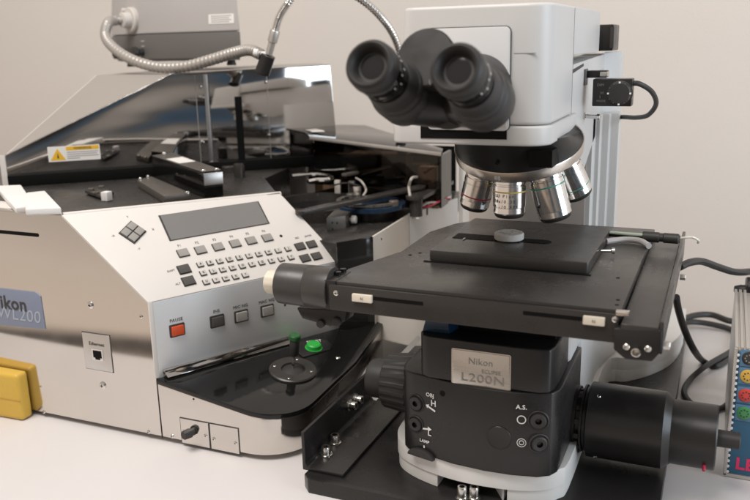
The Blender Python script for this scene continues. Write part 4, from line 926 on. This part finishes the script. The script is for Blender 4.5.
# pale disc lying over the slot
p = at(509, 239.5, z=ZP)
bm = BM(); lathe(bm, V((0, 0, 0)), (0, 0, 1), [(0, .0135), (.0008, .0142), (.0056, .0142), (.0066, .0134), (.0066, .0128)], 56); dsc = obj('specimen_disc', bm, 'disc'); dsc.location = (p.x, p.y, ZP + .0006)
tag(dsc, 'pale round disc lying over the slot of the black microscope stage', 'specimen')
for k in range(14):
    a = random.random()*6.3; r_ = .011*math.sqrt(random.random()); bm = BM(); lathe(bm, (p.x + r_*math.cos(a), p.y + r_*math.sin(a), ZP + .0071), (0, 0, 1), [(0, .0010 + .001*random.random()), (.0003, .0008)], 8); obj('speckle', bm, 'disc2', dsc)
# suction pen and its tubes across the back of the stage
VP = thing('suction_pen', 'slim black suction pen with a clear tube lying across the stage back', 'suction pen', at(640, 238, z=.2235))
a, b = at(606, 233.5, z=.2285), at(679, 239, z=.2285)
bm = BM(); tube(bm, [a, a.lerp(b, .55)], .0030, 12, smooth=False); obj('holder', bm, 'blk', VP)
bm = BM(); tube(bm, [a + V((.004, -.003, .002)), a.lerp(b, .52) + V((0, -.003, .002))], .0016, 10, smooth=False); obj('green_tube', bm, 'tubegreen', VP)
bm = BM(); lathe(bm, a.lerp(b, .50), b - a, [(0, .003), (.001, .0052), (.016, .0052), (.017, .0040), (.020, .0040), (.021, .0050), (.034, .0050), (.036, .003)], 24); obj('grip', bm, 'rubber', VP)
bm = BM(); tube(bm, [b + V((-.002, 0, 0)), at(686, 237.5, z=.231), at(693, 237.5, z=.231), at(698.5, 240.5, z=.229), at(698, 243, z=.226)], .0012, 8); obj('clear_tube', bm, 'tubeclear', VP)
bm = BM(); tube(bm, [at(606, 241.5, z=.2255), at(625, 239.5, z=.2255), at(640, 241, z=.2255), at(649, 246, z=.2245)], .0030, 10); o = obj('air_tube', bm, 'grey'); recentre(tag(o, 'thick grey air tube bent over the stage behind the suction pen', 'tube'))
# ================================================================ fibre light source standing behind the screen, with its hose and gooseneck
LY = 1.12
LS = thing('light_source', 'grey boxy light source with corrugated hose on top of the steel machine', 'light source', (-.80, 1.19, .3915))
def lp(px, py): return at(px, py, y=LY)
zb = .3915
cF = lp(147, 36); rF = lp(240, 31); fL = at(116, 37, y=LY + .045)
zt = .56; zm = .4445; zlo = lp(235, 60).z
plan = [(cF.x, LY), (rF.x, LY), (rF.x - .090, LY + .12), (fL.x - .075, LY + .12), (fL.x, LY + .045)]
shr = lambda k, s: [(x*(1) + (-.81 - x)*s, y + (1.18 - y)*s) for x, y in plan]
bm = BM(); hexa(bm, [(x, y, zm) for x, y in plan], [(x, y, zt) for x, y in shr(0, .09)]); ub_ = obj('upper_case', bm, 'grey', LS, .003, 3)
bm = BM(); hexa(bm, [(x, y, .4035) for x, y in plan], [(x, y, zm - .0006) for x, y in plan]); lb_ = obj('lower_case', bm, 'greyd', LS, .002)
bm = BM(); hexa(bm, [(x, y, .400) for x, y in shr(0, .05)], [(x, y, .4040) for x, y in shr(0, .05)]); obj('floor_pan', bm, 'greyd', LS)
for px in (131, 152, 208, 231):
    q = at(px, 66, y=LY + .02); bm = BM(); lathe(bm, V((q.x, LY + .022, zb)), (0, 0, 1), [(0, .0075), (.003, .0075), (.010, .0055), (.0135, .0085)], 24); obj('foot', bm, 'rubber', LS)
bm = BM(); q0_, q1_ = lp(208, 13.5), lp(234, 24); sl = (.09*(1.18 - LY))/(zt - zm)
fn = V((0, -1, sl)).normalized(); fu = V((0, sl, 1)).normalized()
qc = (q0_ + q1_)/2; qc.y = LY + sl*(qc.z - zm)
face_slab(bm, qc, (1, 0, 0), fu, rrect(abs(q1_.x - q0_.x), .0145, .0006), .0006); ls_ = obj('label_plate', bm, 'sticker', ub_)
for i in range(4):
    bm = BM(); face_slab(bm, qc + fu*(.0045 - .003*i), (1, 0, 0), fu, [(-.019, -.0005), (.019 - .004*(i % 2), -.0005), (.019 - .004*(i % 2), .0005), (-.019, .0005)], .0002, .0006); obj('print_line', bm, 'ink', ls_)
lf = V((cF.x - fL.x, LY - fL.y, 0)).normalized(); ln = V((lf.y, -lf.x, 0))
def lft_(px, py): return on(px, py, V((cF.x, LY, 0)), ln)
for px, py, w_ in ((142.5, 41, .012), (143, 46, .010)):
    bm = BM(); face_slab(bm, lft_(px, py), lf, up, [(-w_/2, -.0009), (w_/2, -.0009), (w_/2, .0009), (-w_/2, .0009)], .0002); obj('print_line', bm, 'grey', lb_)
for px, py in ((124, 53), (143, 52)):
    bm = BM(); lathe(bm, lft_(px, py), ln, [(-.002, .006), (.008, .006), (.012, .009), (.018, .009), (.019, .007)], 24); obj('switch_knob', bm, 'rubber', lb_)
pt_ = lft_(132, 20)
bm = BM(); lathe(bm, pt_, ln, [(-.006, .021), (.004, .021), (.006, .019), (.006, .013), (.018, .0125), (.019, .0105)], 48); fp_ = obj('hose_port', bm, 'greyl', LS)
bm = BM(); lathe(bm, pt_ + lf*.008 + up*-.001 + ln*.006, ln, [(0, .002), (.0004, .002)], 12); obj('port_hole', bm, 'dark', fp_)
bm = BM(); lathe(bm, pt_ - lf*.016 + up*.016 + ln*.0, ln, [(0, .004), (.008, .004), (.009, .003)], 16); obj('port_screw', bm, 'greyl', fp_)
YH = .99
hz = [pt_ + ln*.012, pt_ + ln*.030 - lf*.006 + up*-.001, at(108, 23, y=1.07), at(105.5, 36, y=1.05), at(114, 48, y=1.03), at(133, 60, y=1.01), at(158, 67, y=1.0), at(185, 66.5, y=.995), at(212, 59.5, y=.99), at(235, 52.5, y=.985), at(250, 50, y=.985), at(262, 55, y=.985)]
bm = BM(); N_ = 30
tube(bm, hz, .0072, 18, 26, rf=lambda f, i: .0081 if i % 4 < 2 else .0066); obj('corrugated_hose', bm, 'hose', LS, angle=60)
# bench light on a steel gooseneck leading out of the top of the picture
GN = thing('gooseneck_lamp', 'shiny steel gooseneck lamp with short black head hanging over the screen', 'lamp', at(264, 66, y=.985))
gy = .985
h0, h1 = at(268.5, 55, y=gy), at(262, 73.5, y=gy)
bm = BM(); lathe(bm, h0, h1 - h0, [(0, .0085), (.0005, .0100), ((h1-h0).length - .001, .0104), ((h1-h0).length, .0092), ((h1-h0).length - .003, .0075)], 40); hh = obj('lamp_head', bm, 'blk', GN)
k0_, k1_ = at(275.5, 30, y=gy), at(269, 54, y=gy)
bm = BM(); lathe(bm, k0_, k1_ - k0_, [(0, .0058), (.002, .0068), (.016, .0068), (.017, .0050), ((k1_-k0_).length, .0050)], 32); obj('collar', bm, 'alu', GN)
bm = BM(); lathe(bm, at(258.5, 53, y=gy - .004), (-1, -.3, .15), [(-.012, .003), (0, .003), (.0005, .0052), (.006, .0052), (.0066, .004)], 24); obj('clamp_screw', bm, 'foam', hh)
gp = [k0_ + V((-.0003, 0, -.001)), at(279, 18, y=gy), at(286, 6, y=gy + .004), at(299, -10, y=gy + .012), at(322, -17, y=gy + .03), at(345, -10, y=gy + .05), at(365, 2, y=gy + .075), at(381, 17, y=gy + .10), at(393, 34, y=gy + .13), at(400, 55, y=gy + .16), at(402, 90, y=gy + .18), at(402, 130, y=gy + .18)]
bm = BM(); tube(bm, gp, .0052, 14, 28, rf=lambda f, i: .0058 if i % 4 < 2 else .0042); obj('gooseneck', bm, 'chrome', GN, angle=60)
bq_ = V(gp[-1])
bm = BM(); lathe(bm, V((bq_.x, bq_.y, bq_.z + .006)), (0, 0, -1), [(0, .008), (bq_.z + .0045, .008), (bq_.z + .0052, .040), (bq_.z + .0058, .040)], 32); obj('stand', bm, 'blk', GN)

# ================================================================ LED controller at the right edge
LC = thing('led_controller', 'aluminium LED controller box with round coloured buttons down a blue front', 'controller', (.085, .89, 0))
x0, x1 = .0255, .150; y0, y1 = .790, .985; zt_ = .134
bm = BM(); prism(bm, [(x0, y0 + .002), (x1, y0 + .002), (x1, y1), (x0, y1)], .004, zt_ - .002); obj('case', bm, 'alu', LC, .0015)
for i, xx in enumerate((x0 - .0002, x0 + .0045, x0 + .0092, x0 + .03, x0 + .06, x0 + .09)):
    bm = BM(); box(bm, (xx, y0 - .0005, zt_ - .003), (xx + .0030, y1, zt_ + .0012)); obj('case_rib', bm, 'alu', LC, .0006)
bm = BM(); box(bm, (x0 + .003, y0 - .0012, .004), (x1 - .003, y0 + .0015, zt_ - .004)); fpn = obj('front_panel', bm, 'ledblue', LC, .0006)
bm = BM(); box(bm, (x0 - .0006, y0 - .003, .0015), (x0 + .0025, y0 + .004, zt_)); ee = obj('edge_strip', bm, 'alu', LC, .0006)
for k in range(22):
    bm = BM(); z_ = .006 + k*.0058; lathe(bm, V((x0 + .0030, y0 - .0022, z_)), (0, -1, 0), [(0, .0014), (.0008, .0013)], 10); obj('rivet', bm, 'foam', ee)
bm = BM(); box(bm, (x0 - .0006, y0 - .003, .0006), (x1, y0 + .01, .0042)); obj('lower_edge', bm, 'alu', LC, .0006)
def lf_(px, py): return at(px, py, y=y0 - .0012)
for px, py, m in ((743, 357.5, 'anod'), (743, 375.5, 'ledyel'), (742, 394.5, 'ledred'), (741.5, 412.5, 'ledgrn')):
    p = lf_(px, py); bm = BM(); box(bm, (x0 + .0050, y0 - .0018, p.z - .0085), (x0 + .0270, y0 - .0010, p.z + .0080)); tl = obj('button_tile', bm, 'ledtile', LC, .0004)
    c = V((x0 + .0128, y0 - .0018, p.z)); bm = BM(); lathe(bm, c, (0, -1, 0), [(0, .0066), (.0008, .0066), (.0012, .006), (.0013, .002)], 32); b_ = obj('button', bm, m, tl)
    for k in range(8):
        a = R(45*k); q = c + V((math.cos(a)*.0036, -.0013, math.sin(a)*.0036)); bm = BM(); lathe(bm, q, (0, -1, 0), [(0, .0008), (.0003, .0007)], 8); obj('button_mark', bm, 'inkd' if m != 'anod' else 'ink', b_)
text('lettering', 'LED', lf_(737.5, 464) + V((-.002, 0, 0)), (1, 0, 0), up, .017, 'pink', fpn, 'LEFT', bold=.03)
text('lettering', 'PHOTOMETRICS', lf_(738, 437) , (1, 0, 0), up, .0038, 'ledtile', fpn, 'LEFT') if False else None
# black mains adapter hanging on at the right edge, behind the controller
AD = thing('power_adapter', 'black power adapter at the right edge above the LED controller', 'adapter', (.075, 1.02, 0))
p = at(746, 285, y=1.0); p2 = at(748, 321, y=1.0)
bm = BM(); box(bm, (p.x, 1.0, 0), (p.x + .06, 1.04, p.z)); ab = obj('body', bm, 'blk', AD, .004, 3)
bm = BM(); lathe(bm, V((p.x + .001, 1.02, p.z - .012)), (-1, 0, .0), [(0, .006), (.006, .006), (.012, .0042), (.013, .003)], 20); obj('strain_relief', bm, 'rubber', AD)
def cable(pts, r, label, m='rubber', grp=None):
    bm = BM(); tube(bm, pts, r, 10, 12); o = obj('cable', bm, m); tag(o, label, 'cable', grp); recentre(o)
cable([at(680, 267, y=.90), at(690, 262.5, y=.92), at(702, 261.5, y=.95), at(718, 267, y=.98), at(735, 272, y=1.01), at(752, 271.5, y=1.05), at(775, 268, y=1.08)], .0042, 'black cable curving from the stage right end across the beige wall')
tz = .0045
cable([at(676, 297, y=.93), at(679, 312, y=.95), at(685, 331, y=.985), at(694, 350, y=1.0), at(703, 361, z=tz), at(716, 366, z=tz), at(731, 355, z=tz), at(737, 340, z=tz), at(733, 331, z=tz), at(715, 325, z=.008), at(692, 322, z=.012), at(676, 326, z=.016)], .0042, 'black cable looping from under the stage down onto the white tabletop')
cable([at(738, 346, z=tz), at(728, 353, z=.011), at(706, 366, z=.013), at(690, 380, z=tz), at(684, 392, z=tz), at(692, 404, z=tz), at(708, 411, z=tz), at(722, 408, z=tz), at(728, 404, z=tz)], .0034, 'black cable curling on the table between lamp housing and LED controller')
cable([at(678, 321, z=.020), at(695, 315.5, z=.016), at(712, 315, z=.013), at(730, 321, z=.012), at(752, 322, z=.01)], .0046, 'thick black cable lying along the foot of the wall')
# yellow box at the left edge
YB = thing('yellow_box', 'rounded yellow plastic box in front of the steel machine, cut by frame', 'box', (-.79, .635, 0))
ya = at(14, 386, y=.585)
pl_ = [(-.80, .545), (-.742, .568), (-.7155, .585), (-.684, .612), (-.70, .645), (-.80, .645)]
fl = [at(-18, 360, z=.078), at(0, 386, z=.066)]
bm = BM(); prism(bm, [(-.86, .626), (-.7295, .632), (-.7295, .6488), (-.86, .6488)], .0005, .0585); yb_ = obj('shell', bm, 'yellow', YB, .0055, 4)
bm = BM(); prism(bm, [(-.86, .6255), (-.7290, .6315), (-.7290, .6325), (-.86, .6265)], .026, .0272); obj('shell_seam', bm, 'ochre', YB)

# ================================================================ light, air, camera
def lamp(name, loc, target, sx, sy, power, col):
    l = bpy.data.lights.new(name, 'AREA'); l.shape = 'RECTANGLE'; l.size = sx; l.size_y = sy; l.energy = power; l.color = col
    o = bpy.data.objects.new(name, l); COL.objects.link(o); o.location = loc
    o.rotation_euler = (V(target) - V(loc)).to_track_quat('-Z', 'Y').to_euler(); return o
lamp('ceiling_lamp', (-.65, -.15, 2.0), (-.35, .8, .1), 1.2, .8, 44, (1, .955, .91))
lamp('window_light', (2.0, .55, .70), (-.3, .9, .2), 1.4, 1.3, 33, (.78, .89, 1))
w = bpy.data.worlds.new('World'); S.world = w; w.use_nodes = True
nt = w.node_tree; bg = nt.nodes['Background']
tc = nt.nodes.new('ShaderNodeTexCoord'); sp_ = nt.nodes.new('ShaderNodeSeparateXYZ'); cr = nt.nodes.new('ShaderNodeValToRGB'); mr = nt.nodes.new('ShaderNodeMapRange')
nt.links.new(tc.outputs['Generated'], sp_.inputs[0]); mr.inputs['From Min'].default_value = -1; mr.inputs['From Max'].default_value = 1
nt.links.new(sp_.outputs['Z'], mr.inputs['Value']); nt.links.new(mr.outputs[0], cr.inputs['Fac'])
el = cr.color_ramp.elements
el[0].position = .0; el[0].color = (.30, .25, .21, 1)
el[1].position = 1.; el[1].color = (.66, .62, .58, 1)
for pos, c in ((.315, (.55, .42, .33, 1)), (.335, (.14, .12, .105, 1)), (.352, (.13, .11, .10, 1)), (.372, (.92, .76, .63, 1)), (.47, (.86, .73, .62, 1)), (.60, (.58, .51, .45, 1))):
    e = el.new(pos); e.color = c
dp = nt.nodes.new('ShaderNodeVectorMath'); dp.operation = 'DOT_PRODUCT'; dp.inputs[1].default_value = V((.67, -.73, -.10)).normalized()
nt.links.new(tc.outputs['Generated'], dp.inputs[0])
m2 = nt.nodes.new('ShaderNodeMapRange'); m2.inputs['From Min'].default_value = .76; m2.inputs['From Max'].default_value = .91; m2.interpolation_type = 'SMOOTHSTEP'
nt.links.new(dp.outputs['Value'], m2.inputs['Value'])
mx = nt.nodes.new('ShaderNodeMix'); mx.data_type = 'RGBA'; nt.links.new(m2.outputs[0], mx.inputs['Factor'])
nt.links.new(cr.outputs[0], mx.inputs['A']); nz = nt.nodes.new('ShaderNodeTexNoise'); nz.inputs['Scale'].default_value = 1.9; nz.inputs['Detail'].default_value = 1.5; nz.inputs['Roughness'].default_value = .45
mpz = nt.nodes.new('ShaderNodeMapping'); mpz.inputs['Scale'].default_value = (1, 1, 2.2); mpz.inputs['Location'].default_value = (.3, .1, .55)
nt.links.new(tc.outputs['Generated'], mpz.inputs[0]); nt.links.new(mpz.outputs[0], nz.inputs['Vector'])
c2 = nt.nodes.new('ShaderNodeValToRGB'); nt.links.new(nz.outputs['Fac'], c2.inputs['Fac'])
e2 = c2.color_ramp.elements; e2[0].position = .34; e2[0].color = (.035, .032, .03, 1); e2[1].position = .72; e2[1].color = (.50, .44, .39, 1)
for pos, c in ((.42, (.07, .066, .064, 1)), (.49, (.075, .115, .165, 1)), (.54, (.15, .145, .14, 1)), (.62, (.34, .30, .265, 1))):
    q = e2.new(pos); q.color = c
nt.links.new(c2.outputs[0], mx.inputs['B'])
nt.links.new(mx.outputs['Result'], bg.inputs['Color']); bg.inputs['Strength'].default_value = .80
S.view_settings.view_transform = 'Standard'; S.view_settings.look = 'None'; S.view_settings.gamma = 1; S.view_settings.exposure = 0
cam = bpy.data.cameras.new('Camera'); co = bpy.data.objects.new('Camera', cam); COL.objects.link(co)
co.location = CAM; co.rotation_euler = ROT.to_euler()
cam.sensor_fit = 'HORIZONTAL'; cam.sensor_width = 36; cam.lens = FPX/W_*36; cam.clip_start = .01; cam.clip_end = 100
cam.dof.use_dof = True; cam.dof.focus_distance = .80; cam.dof.aperture_fstop = 7.1
S.camera = co
S.cycles.max_bounces = 8; S.cycles.use_denoising = True
